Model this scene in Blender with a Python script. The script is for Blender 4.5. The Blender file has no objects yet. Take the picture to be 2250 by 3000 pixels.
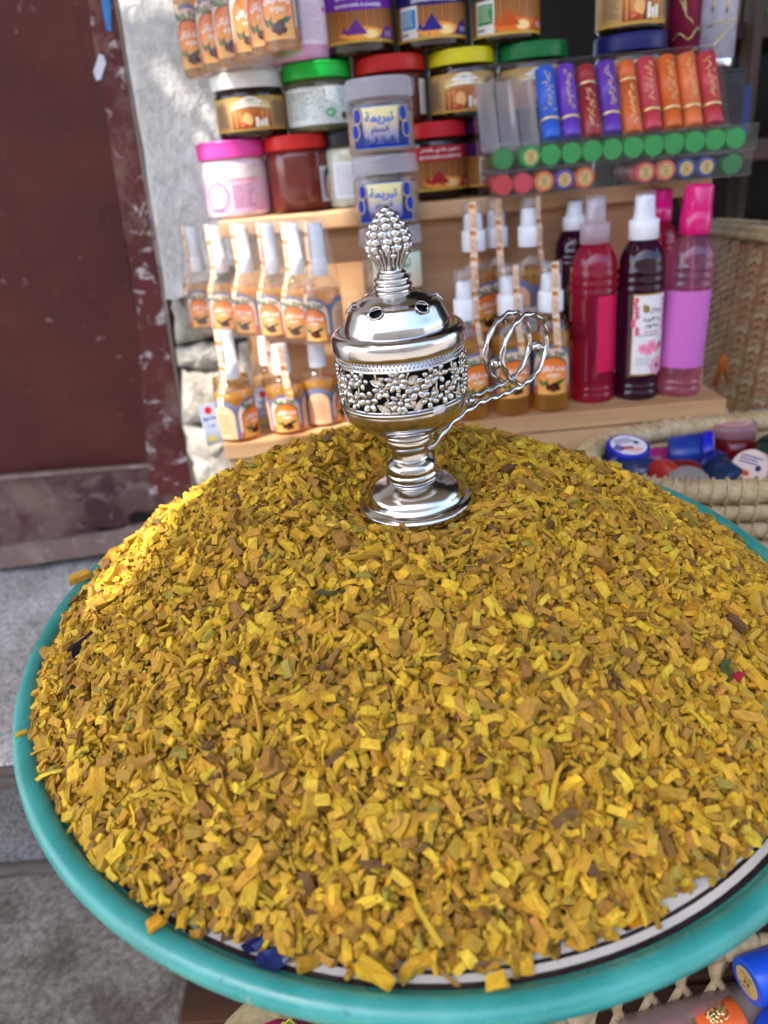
import bpy, bmesh, math, random
import numpy as np
from mathutils import Vector, Matrix
random.seed(7)
rng = np.random.default_rng(7)
SC = bpy.context.scene
COL = SC.collection
rad = math.radians
V3 = Vector

# ---------------------------------------------------------------- camera
F, PITCH, ROLL, ZC = 2253.0, rad(24), rad(5.2), 0.82
FWD = V3((0, math.cos(PITCH), -math.sin(PITCH)))
_u0 = V3((0, math.sin(PITCH), math.cos(PITCH)))
RT = math.cos(ROLL) * V3((1, 0, 0)) - math.sin(ROLL) * _u0
UP = math.sin(ROLL) * V3((1, 0, 0)) + math.cos(ROLL) * _u0
CAM = V3((0, 0, ZC))
cd = bpy.data.cameras.new('camera')
cam = bpy.data.objects.new('camera', cd)
COL.objects.link(cam)
cam.matrix_world = Matrix(((RT.x, UP.x, -FWD.x, CAM.x), (RT.y, UP.y, -FWD.y, CAM.y), (RT.z, UP.z, -FWD.z, CAM.z), (0, 0, 0, 1)))
cd.sensor_fit = 'VERTICAL'
cd.sensor_height = 36.0
cd.lens = F / 3000.0 * 36.0
cd.clip_start = 0.01
cd.clip_end = 400
cd.dof.use_dof = True
cd.dof.focus_distance = 0.385
cd.dof.aperture_fstop = 7.6
SC.camera = cam

# ---------------------------------------------------------------- light
SUN_TO = V3((-0.50, -0.40, 1.0)).normalized()          # direction towards the sun
world = bpy.data.worlds.new('World')
SC.world = world
world.use_nodes = True
_nt = world.node_tree
_sky = _nt.nodes.new('ShaderNodeTexSky')
_sky.sky_type = 'NISHITA'
_sky.sun_disc = False
_sky.sun_elevation = math.asin(SUN_TO.z)
_sky.sun_rotation = math.atan2(SUN_TO.x, SUN_TO.y)
_sky.air_density = 1.0
_sky.dust_density = 2.0
_nt.links.new(_sky.outputs[0], _nt.nodes['Background'].inputs[0])
_nt.nodes['Background'].inputs[1].default_value = 0.13
sl = bpy.data.lights.new('sun', 'SUN')
sl.energy = 2.1
sl.angle = rad(0.5)
sl.color = (1.0, 0.95, 0.87)
sun = bpy.data.objects.new('sun', sl)
COL.objects.link(sun)
sun.rotation_euler = SUN_TO.to_track_quat('Z', 'Y').to_euler()
sun.location = (0, 0, 6)
SC.view_settings.view_transform = 'Standard'
SC.view_settings.look = 'None'
SC.view_settings.exposure = 2.5
SC.view_settings.gamma = 1.0
SC.cycles.use_denoising = True
SC.cycles.max_bounces = 12
SC.cycles.transparent_max_bounces = 24
SC.cycles.sample_clamp_indirect = 6.0
SC.cycles.caustics_refractive = False

# ---------------------------------------------------------------- pixel helpers (a pixel gives a direction only)
def ray(x, y): return FWD + (x - 1125) / F * RT + (1500 - y) / F * UP
def hitz(x, y, z):
    d = ray(x, y); return CAM + d * ((z - ZC) / d.z)
def hity(x, y, Y):
    d = ray(x, y); return CAM + d * (Y / d.y)
def hitx(x, y, X):
    d = ray(x, y); return CAM + d * (X / d.x)

# ---------------------------------------------------------------- colour + materials
def lin(h):
    h = h.lstrip('#')
    c = [int(h[i:i + 2], 16) / 255 for i in (0, 2, 4)]
    return tuple(v / 12.92 if v <= .04045 else ((v + .055) / 1.055) ** 2.4 for v in c)
def C4(c):
    if isinstance(c, str): c = lin(c)
    return (c[0], c[1], c[2], 1.0)
MATS = {}
def newmat(name):
    m = bpy.data.materials.new(name); m.use_nodes = True
    nt = m.node_tree
    return m, nt, nt.nodes['Principled BSDF'], nt.nodes['Material Output']
def _coords(nt, scale, kind='Object', stretch=None):
    tc = nt.nodes.new('ShaderNodeTexCoord'); mp = nt.nodes.new('ShaderNodeMapping')
    nt.links.new(tc.outputs[kind], mp.inputs[0])
    s = stretch or (1, 1, 1)
    mp.inputs['Scale'].default_value = (scale * s[0], scale * s[1], scale * s[2])
    return mp.outputs[0]
def _noise(nt, vec, scale=1.0, detail=4, rough=.55, dist=0.0):
    n = nt.nodes.new('ShaderNodeTexNoise')
    n.inputs['Scale'].default_value = scale; n.inputs['Detail'].default_value = detail
    n.inputs['Roughness'].default_value = rough; n.inputs['Distortion'].default_value = dist
    nt.links.new(vec, n.inputs['Vector']); return n.outputs['Fac']
def _ramp(nt, fac, stops, interp='LINEAR'):
    r = nt.nodes.new('ShaderNodeValToRGB'); r.color_ramp.interpolation = interp
    e = r.color_ramp.elements
    while len(e) < len(stops): e.new(.5)
    for el, (p, c) in zip(e, stops): el.position = p; el.color = C4(c)
    nt.links.new(fac, r.inputs[0]); return r.outputs[0]
def _mix(nt, fac, a, b, mode='MIX'):
    m = nt.nodes.new('ShaderNodeMix'); m.data_type = 'RGBA'; m.blend_type = mode
    for s, v in ((m.inputs[0], fac), (m.inputs[6], a), (m.inputs[7], b)):
        if hasattr(v, 'links') or hasattr(v, 'is_linked'): nt.links.new(v, s)
        else: s.default_value = C4(v) if not isinstance(v, (int, float)) else v
    return m.outputs[2]
def _bump(nt, bs, h, strength=.3, dist=.001):
    b = nt.nodes.new('ShaderNodeBump'); b.inputs['Strength'].default_value = strength; b.inputs['Distance'].default_value = dist
    nt.links.new(h, b.inputs['Height']); nt.links.new(b.outputs[0], bs.inputs['Normal'])
def plastic(name, col, rough=.38, var=.10, coat=0.0, scale=120, bump=.05, metal=0.0, spec=.32, sss=0.0):
    if name in MATS: return MATS[name]
    m, nt, bs, out = newmat(name)
    c = C4(col); v = _coords(nt, scale)
    f = _noise(nt, v, 1.0, 3)
    d = tuple(x * (1 - var * 1.6) for x in c[:3]); l = tuple(min(1, x * (1 + var * .6)) for x in c[:3])
    nt.links.new(_ramp(nt, f, [(.3, d), (.7, l)]), bs.inputs['Base Color'])
    r = nt.nodes.new('ShaderNodeMapRange'); r.inputs[3].default_value = rough * .75; r.inputs[4].default_value = min(1, rough * 1.3)
    nt.links.new(_noise(nt, v, .6, 5), r.inputs[0]); nt.links.new(r.outputs[0], bs.inputs['Roughness'])
    bs.inputs['Metallic'].default_value = metal
    bs.inputs['Specular IOR Level'].default_value = spec
    bs.inputs['Coat Weight'].default_value = coat
    if sss: bs.inputs['Subsurface Weight'].default_value = sss; bs.inputs['Subsurface Radius'].default_value = (.01, .008, .006); bs.inputs['Subsurface Scale'].default_value = .5
    if bump: _bump(nt, bs, _noise(nt, v, 2.0, 4), bump, .0006)
    MATS[name] = m; return m
def print_mat(name='printed_paper', rough=.45, coat=.04):
    if name in MATS: return MATS[name]
    m, nt, bs, out = newmat(name)
    a = nt.nodes.new('ShaderNodeVertexColor'); a.layer_name = 'Col'
    f = _noise(nt, _coords(nt, 260), 1, 3)
    nt.links.new(_mix(nt, .10, a.outputs[0], _ramp(nt, f, [(.3, (.25, .23, .2)), (.7, (1, 1, 1))]), 'MULTIPLY'), bs.inputs['Base Color'])
    bs.inputs['Roughness'].default_value = rough; bs.inputs['Coat Weight'].default_value = coat; bs.inputs['Specular IOR Level'].default_value = .18
    MATS[name] = m; return m
def clear_mat(name, tint=(1, 1, 1), cloud=.05, cloudcol=(.8, .8, .8), rough=.06, refl=1.0, ior=1.45, transl=.5, wrinkle=0.0):
    """thin clear plastic, glass or coloured liquid: tinted see-through + scattering + fresnel gloss"""
    if name in MATS: return MATS[name]
    m, nt, bs, out = newmat(name); nt.nodes.remove(bs)
    N = nt.nodes.new
    tr = N('ShaderNodeBsdfTransparent'); tr.inputs[0].default_value = C4(tint)
    df = N('ShaderNodeBsdfDiffuse'); df.inputs[0].default_value = C4(cloudcol)
    tl = N('ShaderNodeBsdfTranslucent'); tl.inputs[0].default_value = C4(cloudcol)
    gl = N('ShaderNodeBsdfGlossy'); gl.inputs['Roughness'].default_value = rough; gl.inputs[0].default_value = (1, 1, 1, 1)
    fr = N('ShaderNodeLayerWeight'); pw_ = N('ShaderNodeMath'); pw_.operation = 'POWER'; pw_.inputs[1].default_value = 4.5
    nt.links.new(fr.outputs['Facing'], pw_.inputs[0])
    ma = N('ShaderNodeMath'); ma.operation = 'MULTIPLY_ADD'; ma.inputs[1].default_value = .7; ma.inputs[2].default_value = .04; nt.links.new(pw_.outputs[0], ma.inputs[0])
    m1 = N('ShaderNodeMixShader'); m1.inputs[0].default_value = transl
    nt.links.new(df.outputs[0], m1.inputs[1]); nt.links.new(tl.outputs[0], m1.inputs[2])
    m2 = N('ShaderNodeMixShader'); m2.inputs[0].default_value = cloud
    nt.links.new(tr.outputs[0], m2.inputs[1]); nt.links.new(m1.outputs[0], m2.inputs[2])
    mu = N('ShaderNodeMath'); mu.operation = 'MULTIPLY'; mu.inputs[1].default_value = refl
    nt.links.new(ma.outputs[0], mu.inputs[0])
    m3 = N('ShaderNodeMixShader')
    nt.links.new(mu.outputs[0], m3.inputs[0]); nt.links.new(m2.outputs[0], m3.inputs[1]); nt.links.new(gl.outputs[0], m3.inputs[2])
    nt.links.new(m3.outputs[0], out.inputs[0])
    if wrinkle:
        b = N('ShaderNodeBump'); b.inputs['Strength'].default_value = wrinkle; b.inputs['Distance'].default_value = .004
        nt.links.new(_noise(nt, _coords(nt, 60), 1, 3, .6, 1.5), b.inputs['Height'])
        nt.links.new(b.outputs[0], gl.inputs['Normal']); nt.links.new(b.outputs[0], fr.inputs['Normal'])
    MATS[name] = m; return m
def chrome(name, col=(.78, .76, .74), rough=.10, scale=90, smudge=.12):
    if name in MATS: return MATS[name]
    m, nt, bs, out = newmat(name)
    bs.inputs['Metallic'].default_value = 1; v = _coords(nt, scale)
    nt.links.new(_ramp(nt, _noise(nt, v, .8, 5), [(.3, tuple(x * .88 for x in col)), (.65, col)]), bs.inputs['Base Color'])
    r = nt.nodes.new('ShaderNodeMapRange'); r.inputs[3].default_value = rough; r.inputs[4].default_value = rough + smudge
    nt.links.new(_noise(nt, v, .5, 6, .65), r.inputs[0]); nt.links.new(r.outputs[0], bs.inputs['Roughness'])
    _bump(nt, bs, _noise(nt, v, 3, 3), .02, .0005)
    MATS[name] = m; return m
def wood(name, a, b, c, scale=14, axis='x', rough=.55, bump=.25):
    if name in MATS: return MATS[name]
    m, nt, bs, out = newmat(name)
    st = {'x': (.12, 1, 1), 'y': (1, .12, 1), 'z': (1, 1, .12)}[axis]
    v = _coords(nt, scale, 'Object', st)
    n1 = _noise(nt, v, 2.2, 6, .6, 1.2)
    w = nt.nodes.new('ShaderNodeTexWave'); w.wave_type = 'RINGS'; w.rings_direction = axis.upper()
    w.inputs['Scale'].default_value = .9; w.inputs['Distortion'].default_value = 5; w.inputs['Detail'].default_value = 3; w.inputs['Detail Scale'].default_value = 1.2
    nt.links.new(v, w.inputs[0])
    base = _ramp(nt, w.outputs['Fac'], [(.15, a), (.6, b), (.95, c)])
    fib = _noise(nt, _coords(nt, scale * 9, 'Object', st), 2, 3)
    col = _mix(nt, .35, base, _ramp(nt, fib, [(.3, tuple(x * .75 for x in lin(a) if True)) if isinstance(a, str) else (.3, tuple(x * .75 for x in a)), (.7, b)]), 'MIX')
    col = _mix(nt, .25, col, _ramp(nt, n1, [(.35, (.45, .4, .36)), (.6, (1, 1, 1))]), 'MULTIPLY')
    nt.links.new(col, bs.inputs['Base Color']); bs.inputs['Roughness'].default_value = rough
    _bump(nt, bs, fib, bump, .0008)
    MATS[name] = m; return m

# ---------------------------------------------------------------- mesh builder
class MB:
    def __init__(s): s.v = []; s.f = []; s.m = []; s.c = []; s.s = []; s.useC = False
    def add(s, vs, fs, mi=0, col=None, smooth=False, M=None):
        o = len(s.v)
        s.v += [tuple(M @ V3(p)) for p in vs] if M else [tuple(p) for p in vs]
        for f in fs:
            s.f.append(tuple(o + i for i in f)); s.m.append(mi); s.s.append(smooth); s.c.append(col)
        if col is not None: s.useC = True
        return s
    def box(s, lo, hi, mi=0, bev=0.0, M=None, col=None):
        if bev <= 0:
            x0, y0, z0 = lo; x1, y1, z1 = hi
            vs = [(x0, y0, z0), (x1, y0, z0), (x1, y1, z0), (x0, y1, z0), (x0, y0, z1), (x1, y0, z1), (x1, y1, z1), (x0, y1, z1)]
            return s.add(vs, [(0, 3, 2, 1), (4, 5, 6, 7), (0, 1, 5, 4), (1, 2, 6, 5), (2, 3, 7, 6), (3, 0, 4, 7)], mi, col, False, M)
        bm = bmesh.new(); bmesh.ops.create_cube(bm, size=1)
        for v in bm.verts: v.co = V3([(lo[i] + hi[i]) / 2 + v.co[i] * (hi[i] - lo[i]) for i in range(3)])
        bmesh.ops.bevel(bm, geom=bm.edges[:], offset=bev, segments=2, affect='EDGES', profile=.6)
        bm.verts.index_update()
        s.add([v.co[:] for v in bm.verts], [[v.index for v in f.verts] for f in bm.faces], mi, col, False, M); bm.free(); return s
    def lathe(s, prof, seg=32, mi=0, M=None, smooth=True, col=None, mis=None, rfun=None, caps=True):
        """prof list of (r,z) bottom to top (outer side), sharp corners by doubling a point"""
        n = len(prof); vs = []
        for i, (r, z) in enumerate(prof):
            for k in range(seg):
                a = 2 * math.pi * k / seg; rr = r * (rfun(a, z) if rfun else 1)
                vs.append((rr * math.cos(a), rr * math.sin(a), z))
        o = len(s.v)
        s.v += [tuple(M @ V3(p)) for p in vs] if M else vs
        for i in range(n - 1):
            if abs(prof[i][0] - prof[i + 1][0]) < 1e-9 and abs(prof[i][1] - prof[i + 1][1]) < 1e-9: continue
            for k in range(seg):
                k2 = (k + 1) % seg
                s.f.append((o + i * seg + k, o + i * seg + k2, o + (i + 1) * seg + k2, o + (i + 1) * seg + k))
                s.m.append(mis[i] if mis else mi); s.s.append(smooth); s.c.append(col)
        for i, rev in ((0, True), (n - 1, False)):
            if caps and prof[i][0] > 1e-6:
                ring = [o + i * seg + k for k in range(seg)]
                s.f.append(tuple(ring[::-1] if rev else ring)); s.m.append(mi); s.s.append(False); s.c.append(col)
        if col is not None: s.useC = True
        return s
    def tube(s, pts, r, seg=8, mi=0, M=None, caps=True, col=None, smooth=True, closed=False):
        pts = [V3(p) for p in pts]; n = len(pts)
        rs = r if isinstance(r, (list, tuple)) else [r] * n
        tang = []
        for i in range(n):
            if closed: t = pts[(i + 1) % n] - pts[i - 1]
            else: t = pts[min(i + 1, n - 1)] - pts[max(i - 1, 0)]
            tang.append(t.normalized() if t.length > 1e-12 else V3((0, 0, 1)))
        ref = V3((0, 0, 1)) if abs(tang[0].z) < .9 else V3((1, 0, 0))
        nx = tang[0].cross(ref).normalized(); vs = []
        for i in range(n):
            nx = (nx - tang[i] * nx.dot(tang[i])).normalized(); ny = tang[i].cross(nx)
            for k in range(seg):
                a = 2 * math.pi * k / seg
                vs.append(pts[i] + nx * (rs[i] * math.cos(a)) + ny * (rs[i] * math.sin(a)))
        fs = []
        for i in range(n if closed else n - 1):
            j = (i + 1) % n
            for k in range(seg):
                k2 = (k + 1) % seg
                fs.append((i * seg + k, i * seg + k2, j * seg + k2, j * seg + k))
        if caps and not closed:
            fs.append(tuple(range(seg))[::-1]); fs.append(tuple((n - 1) * seg + k for k in range(seg)))
        return s.add(vs, fs, mi, col, smooth, M)
    def ball(s, c, r, mi=0, M=None, seg=10, rings=6, col=None):
        if not isinstance(r, (tuple, list)): r = (r, r, r)
        vs = [(c[0], c[1], c[2] - r[2])]
        for i in range(1, rings):
            t = math.pi * i / rings
            for k in range(seg):
                a = 2 * math.pi * k / seg
                vs.append((c[0] + r[0] * math.sin(t) * math.cos(a), c[1] + r[1] * math.sin(t) * math.sin(a), c[2] - r[2] * math.cos(t)))
        vs.append((c[0], c[1], c[2] + r[2])); fs = []
        for k in range(seg): fs.append((0, 1 + (k + 1) % seg, 1 + k))
        for i in range(rings - 2):
            for k in range(seg):
                k2 = (k + 1) % seg; b = 1 + i * seg
                fs.append((b + k, b + k2, b + seg + k2, b + seg + k))
        L = len(vs) - 1; b = 1 + (rings - 2) * seg
        for k in range(seg): fs.append((b + k, b + (k + 1) % seg, L))
        return s.add(vs, fs, mi, col, True, M)
    def mesh(s, name, mats):
        me = bpy.data.meshes.new(name); me.from_pydata(s.v, [], s.f)
        for m in (mats if isinstance(mats, (list, tuple)) else [mats]): me.materials.append(m)
        me.polygons.foreach_set('material_index', s.m); me.polygons.foreach_set('use_smooth', s.s)
        if s.useC:
            at = me.color_attributes.new('Col', 'FLOAT_COLOR', 'CORNER'); arr = []
            for f, c in zip(s.f, s.c):
                if c is None: arr += [.8, .8, .8, 1] * len(f)
                elif isinstance(c[0], (tuple, list)):
                    for q in c: arr += list(q[:3]) + [1]
                else: arr += (list(c[:3]) + [1]) * len(f)
            at.data.foreach_set('color', arr)
        me.update(); return me
    def build(s, name, mats, parent=None, **kw):
        return link(name, s.mesh(name, mats), parent, **kw)
def link(name, data, parent=None, label=None, cat=None, group=None, kind=None, loc=None, rot=None, mw=None):
    o = bpy.data.objects.new(name, data); COL.objects.link(o)
    if parent: o.parent = parent
    if mw is not None: o.matrix_basis = mw
    if loc is not None: o.location = loc
    if rot is not None: o.rotation_euler = rot
    if label: o['label'] = label
    if cat: o['category'] = cat
    if group: o['group'] = group
    if kind: o['kind'] = kind
    return o
def thing(name, label, cat, loc=(0, 0, 0), rot=(0, 0, 0), group=None, mw=None):
    o = link(name, None, None, label, cat, group, loc=None if mw is not None else loc, rot=None if mw is not None else rot, mw=mw)
    o.empty_display_size = .02; return o
def copy_tree(o, parent=None):
    c = o.copy(); COL.objects.link(c)
    if parent: c.parent = parent
    for ch in list(o.children): copy_tree(ch, c)
    return c

# ---------------------------------------------------------------- printing: flat shapes wrapped on a cylinder or laid on a plane
_AR = {'ا': 0xFE8D, 'ب': 0xFE8F, 'ة': 0xFE93, 'ت': 0xFE95, 'ج': 0xFE9D, 'ح': 0xFEA1, 'خ': 0xFEA5, 'د': 0xFEA9, 'ر': 0xFEAD, 'ز': 0xFEAF, 'س': 0xFEB1,
       'ش': 0xFEB5, 'ص': 0xFEB9, 'ط': 0xFEC1, 'ع': 0xFEC9, 'ف': 0xFED1, 'ق': 0xFED5, 'ك': 0xFED9, 'ل': 0xFEDD, 'م': 0xFEE1, 'ن': 0xFEE5, 'ه': 0xFEE9, 'و': 0xFEED, 'ي': 0xFEF1, 'ى': 0xFEEF}
_ONE = set('اةدرزوى')
def ar(s):
    out = []
    for w in s.split(' '):
        r = ''
        for i, ch in enumerate(w):
            pj = i > 0 and w[i - 1] in _AR and w[i - 1] not in _ONE
            nj = i < len(w) - 1 and ch not in _ONE
            r += chr(_AR[ch] + (1 if pj and not nj else 2 if nj and not pj else 3 if pj and nj else 0)) if ch in _AR else ch
        out.append(r)
    return ' '.join(out)[::-1]
_TXT = {}
def text_polys(t, bold=0.0):
    k = (t, bold)
    if k in _TXT: return _TXT[k]
    cu = bpy.data.curves.new('t', 'FONT'); cu.body = t; cu.size = 1; cu.resolution_u = 2; cu.offset = bold; cu.fill_mode = 'FRONT'
    o = bpy.data.objects.new('t', cu); COL.objects.link(o)
    dg = bpy.context.evaluated_depsgraph_get(); ev = o.evaluated_get(dg); me = ev.to_mesh()
    P = [[(me.vertices[i].co.x, me.vertices[i].co.y) for i in p.vertices] for p in me.polygons]
    ev.to_mesh_clear(); bpy.data.objects.remove(o); bpy.data.curves.remove(cu)
    if not P: P = [[(0, 0), (1, 0), (1, .5)]]
    xs = [x for p in P for x, _ in p]; ys = [y for p in P for _, y in p]
    x0, x1, y0, y1 = min(xs), max(xs), min(ys), max(ys)
    _TXT[k] = ([[(x - x0, y - y0) for x, y in p] for p in P], x1 - x0, y1 - y0); return _TXT[k]
def _clip(poly, u, keep_right):
    out = []
    for i in range(len(poly)):
        a, b = poly[i - 1], poly[i]
        ia = (a[0] >= u) if keep_right else (a[0] <= u); ib = (b[0] >= u) if keep_right else (b[0] <= u)
        if ia != ib:
            t = (u - a[0]) / (b[0] - a[0])
            out.append(tuple(a[j] + (b[j] - a[j]) * t for j in range(len(a))))
        if ib: out.append(b)
    return out
class Print:
    """all sizes in millimetres; u to the right, v upwards"""
    def __init__(s): s.ops = []
    def poly(s, pts, col, layer=1):
        if isinstance(col, list): P = [(x, y) + tuple(C4(c)[:3]) for (x, y), c in zip(pts, col)]
        else: c = C4(col)[:3]; P = [(x, y) + c for x, y in pts]
        s.ops.append((P, layer)); return s
    def rect(s, u0, v0, u1, v1, col, layer=1, top=None):
        if top is None: return s.poly([(u0, v0), (u1, v0), (u1, v1), (u0, v1)], col, layer)
        return s.poly([(u0, v0), (u1, v0), (u1, v1), (u0, v1)], [col, col, top, top], layer)
    def ell(s, u, v, ru, rv, col, layer=1, n=14, a0=0, a1=360, rot=0):
        c, sn = math.cos(rad(rot)), math.sin(rad(rot)); P = []
        m = n if a1 - a0 >= 360 else n + 1
        for i in range(m):
            a = rad(a0 + (a1 - a0) * i / n); x, y = ru * math.cos(a), rv * math.sin(a)
            P.append((u + x * c - y * sn, v + x * sn + y * c))
        return s.poly(P, col, layer)
    def text(s, t, u, v, h, col, layer=2, w=None, align='c', bold=.02, rot=0):
        P, tw, th = text_polys(t, bold); k = h / th; kx = k if w is None else w / tw
        ox = {'c': -tw * kx / 2, 'l': 0, 'r': -tw * kx}[align]; c, sn = math.cos(rad(rot)), math.sin(rad(rot))
        for p in P: s.poly([(u + (x * kx + ox) * c - (y * k) * sn, v + (x * kx + ox) * sn + (y * k) * c) for x, y in p], col, layer)
        return s
    def lines(s, u0, v0, u1, v1, n, col, layer=2, seed=1, fill=.45):
        r = random.Random(seed); dv = (v1 - v0) / n
        for i in range(n):
            y = v0 + dv * (i + .3); x = u0; end = u1 - (u1 - u0) * r.random() * .25
            while x < end:
                w = min(r.uniform(.8, 2.8), end - x)
                s.rect(x, y, x + w, y + dv * fill, col, layer); x += w + .5
        return s
    def flower(s, u, v, r, col, core, layer=2, n=5, rot=0):
        for k in range(n):
            a = 360 * k / n + rot
            s.ell(u + r * .55 * math.cos(rad(a)), v + r * .55 * math.sin(rad(a)), r * .5, r * .36, col, layer, 8, rot=a)
        return s.ell(u, v, r * .25, r * .25, core, layer + 1, 8)
    def leaf(s, u, v, L, w, ang, col, layer=2):
        c, sn = math.cos(rad(ang)), math.sin(rad(ang))
        P = [(0, 0), (L * .25, w * .42), (L * .55, w * .5), (L, 0), (L * .6, -w * .4), (L * .25, -w * .35)]
        return s.poly([(u + x * c - y * sn, v + x * sn + y * c) for x, y in P], col, layer)
    def wrap(s, R, z0=0.0, a0=0.0, mb=None, taper=None, gap=.00012, step=2.4, sv=1.0):
        mb = mb or MB()
        for P, ly in s.ops:
            us = [p[0] for p in P]; lo, hi = min(us), max(us)
            k0, k1 = math.floor(lo / step), math.ceil(hi / step)
            for k in range(k0, max(k1, k0 + 1)):
                Q = P
                if lo < k * step: Q = _clip(Q, k * step, True)
                if Q and hi > (k + 1) * step: Q = _clip(Q, (k + 1) * step, False)
                if len(Q) < 3: continue
                vs = []
                for q in Q:
                    v = q[1] * sv / 1000; rr = (R if taper is None else taper(z0 + v)) + gap * ly
                    a = q[0] / 1000 / R + a0
                    vs.append((rr * math.sin(a), -rr * math.cos(a), z0 + v))
                mb.add(vs, [tuple(range(len(vs)))], 0, [q[2:5] for q in Q], False)
        return mb
    def flat(s, M, mb=None, gap=.00012):
        mb = mb or MB()
        for P, ly in s.ops:
            mb.add([(q[0] / 1000, q[1] / 1000, gap * ly) for q in P], [tuple(range(len(P)))], 0, [q[2:5] for q in P], False, M)
        return mb
# lettering used on the goods is tessellated once, while the scene is still empty
for _t in ["SAVON NOIR À LAVANDE", "SAVON NOIR A NILA SAHRAOUIA", "SAVON NOIR L'EUCALYPTUS", "SAVON NOIR A L'AKER FASSI", "Natural Power", "ROSE", "Bab Fes", "argan", "Argan oil", "Lipstick", "33", "Eau de Rose",
           ar('تبريمة'), ar('الحمام'), ar('بالنيلة الزرقا'), ar('زيت اركان'), ar('زيت'), ar('صابون بلدي بالخزامى'), ar('صابون بلدي بالنيلة'), ar('صابون بلدي بالعكر'), ar('ما الورد'), ar('ريحان'), ar('بخور')]:
    text_polys(_t, .02)
# ================================================================ SETTING
def tex_mat(name, fn):
    if name in MATS: return MATS[name]
    m, nt, bs, out = newmat(name); fn(nt, bs); MATS[name] = m; return m
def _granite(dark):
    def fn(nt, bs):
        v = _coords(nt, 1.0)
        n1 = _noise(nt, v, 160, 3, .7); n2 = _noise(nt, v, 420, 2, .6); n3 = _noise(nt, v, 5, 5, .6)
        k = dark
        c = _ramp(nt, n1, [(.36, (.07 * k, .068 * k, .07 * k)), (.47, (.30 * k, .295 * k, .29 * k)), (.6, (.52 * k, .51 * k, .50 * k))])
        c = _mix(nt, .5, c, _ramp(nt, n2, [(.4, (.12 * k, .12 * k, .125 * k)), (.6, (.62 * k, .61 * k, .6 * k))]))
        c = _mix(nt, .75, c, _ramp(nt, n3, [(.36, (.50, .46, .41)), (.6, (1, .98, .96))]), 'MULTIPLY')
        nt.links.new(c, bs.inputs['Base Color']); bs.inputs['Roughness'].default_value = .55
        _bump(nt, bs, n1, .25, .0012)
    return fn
GRAN = tex_mat('speckled_granite', _granite(1.75)); GRAN2 = tex_mat('shaded_granite', _granite(.55))  # riser: darker stone, its shade also put into the colour
def _dirty(nt, bs):
    v = _coords(nt, 1.0); n1 = _noise(nt, v, 150, 3, .7); n3 = _noise(nt, v, 11, 6, .6, .8); n4 = _noise(nt, v, 3.2, 4)
    c = _ramp(nt, n1, [(.32, (.13, .11, .095)), (.5, (.24, .22, .195)), (.66, (.36, .34, .31))])
    c = _mix(nt, .85, c, _ramp(nt, n3, [(.40, (.34, .29, .24)), (.52, (.72, .68, .63)), (.66, (1, .99, .96))]), 'MULTIPLY')
    c = _mix(nt, .5, c, _ramp(nt, n4, [(.4, (.55, .5, .45)), (.6, (1, 1, 1))]), 'MULTIPLY')
    nt.links.new(c, bs.inputs['Base Color']); bs.inputs['Roughness'].default_value = .7; _bump(nt, bs, n1, .3, .0015)
DIRTY = tex_mat('dirty_stone', _dirty); NOSE = tex_mat('shaded_nosing_brown', lambda nt, bs: (nt.links.new(_ramp(nt, _noise(nt, _coords(nt, 1, 'Object', (1, 8, 8)), 14, 6, .7), [(.35, (.06, .045, .035)), (.65, (.17, .14, .12))]), bs.inputs['Base Color']), setattr(bs.inputs['Roughness'], 'default_value', .7)))  # nosing brown carries the shade of the tread's front face
def _plaster(nt, bs):
    v = _coords(nt, 1.0); n1 = _noise(nt, v, 14, 7, .62); n2 = _noise(nt, v, 90, 5, .7); n3 = _noise(nt, v, 3.5, 4)
    c = _ramp(nt, n1, [(.3, (.66, .64, .61)), (.55, (.80, .785, .755)), (.75, (.86, .85, .82))])
    c = _mix(nt, .5, c, _ramp(nt, n2, [(.35, (.62, .6, .57)), (.6, (1, 1, 1))]), 'MULTIPLY')
    c = _mix(nt, .5, c, _ramp(nt, n3, [(.4, (.75, .72, .67)), (.62, (1, 1, 1))]), 'MULTIPLY')
    nt.links.new(c, bs.inputs['Base Color']); bs.inputs['Roughness'].default_value = .92
    a = nt.nodes.new('ShaderNodeMath'); a.operation = 'ADD'; nt.links.new(n1, a.inputs[0]); nt.links.new(n2, a.inputs[1])
    _bump(nt, bs, a.outputs[0], 1.0, .009)
PLAST = tex_mat('rough_grey_plaster', _plaster)
def _stone(nt, bs):
    v = _coords(nt, 1.0); n1 = _noise(nt, v, 25, 6, .65); n2 = _noise(nt, v, 130, 4, .7)
    c = _ramp(nt, n1, [(.3, (.30, .26, .20)), (.5, (.46, .42, .35)), (.72, (.60, .57, .51))])
    c = _mix(nt, .5, c, _ramp(nt, n2, [(.35, (.55, .52, .48)), (.6, (1, 1, 1))]), 'MULTIPLY')
    nt.links.new(c, bs.inputs['Base Color']); bs.inputs['Roughness'].default_value = .93
    _bump(nt, bs, n2, .9, .004)
STONE = tex_mat('limestone', _stone)
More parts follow.
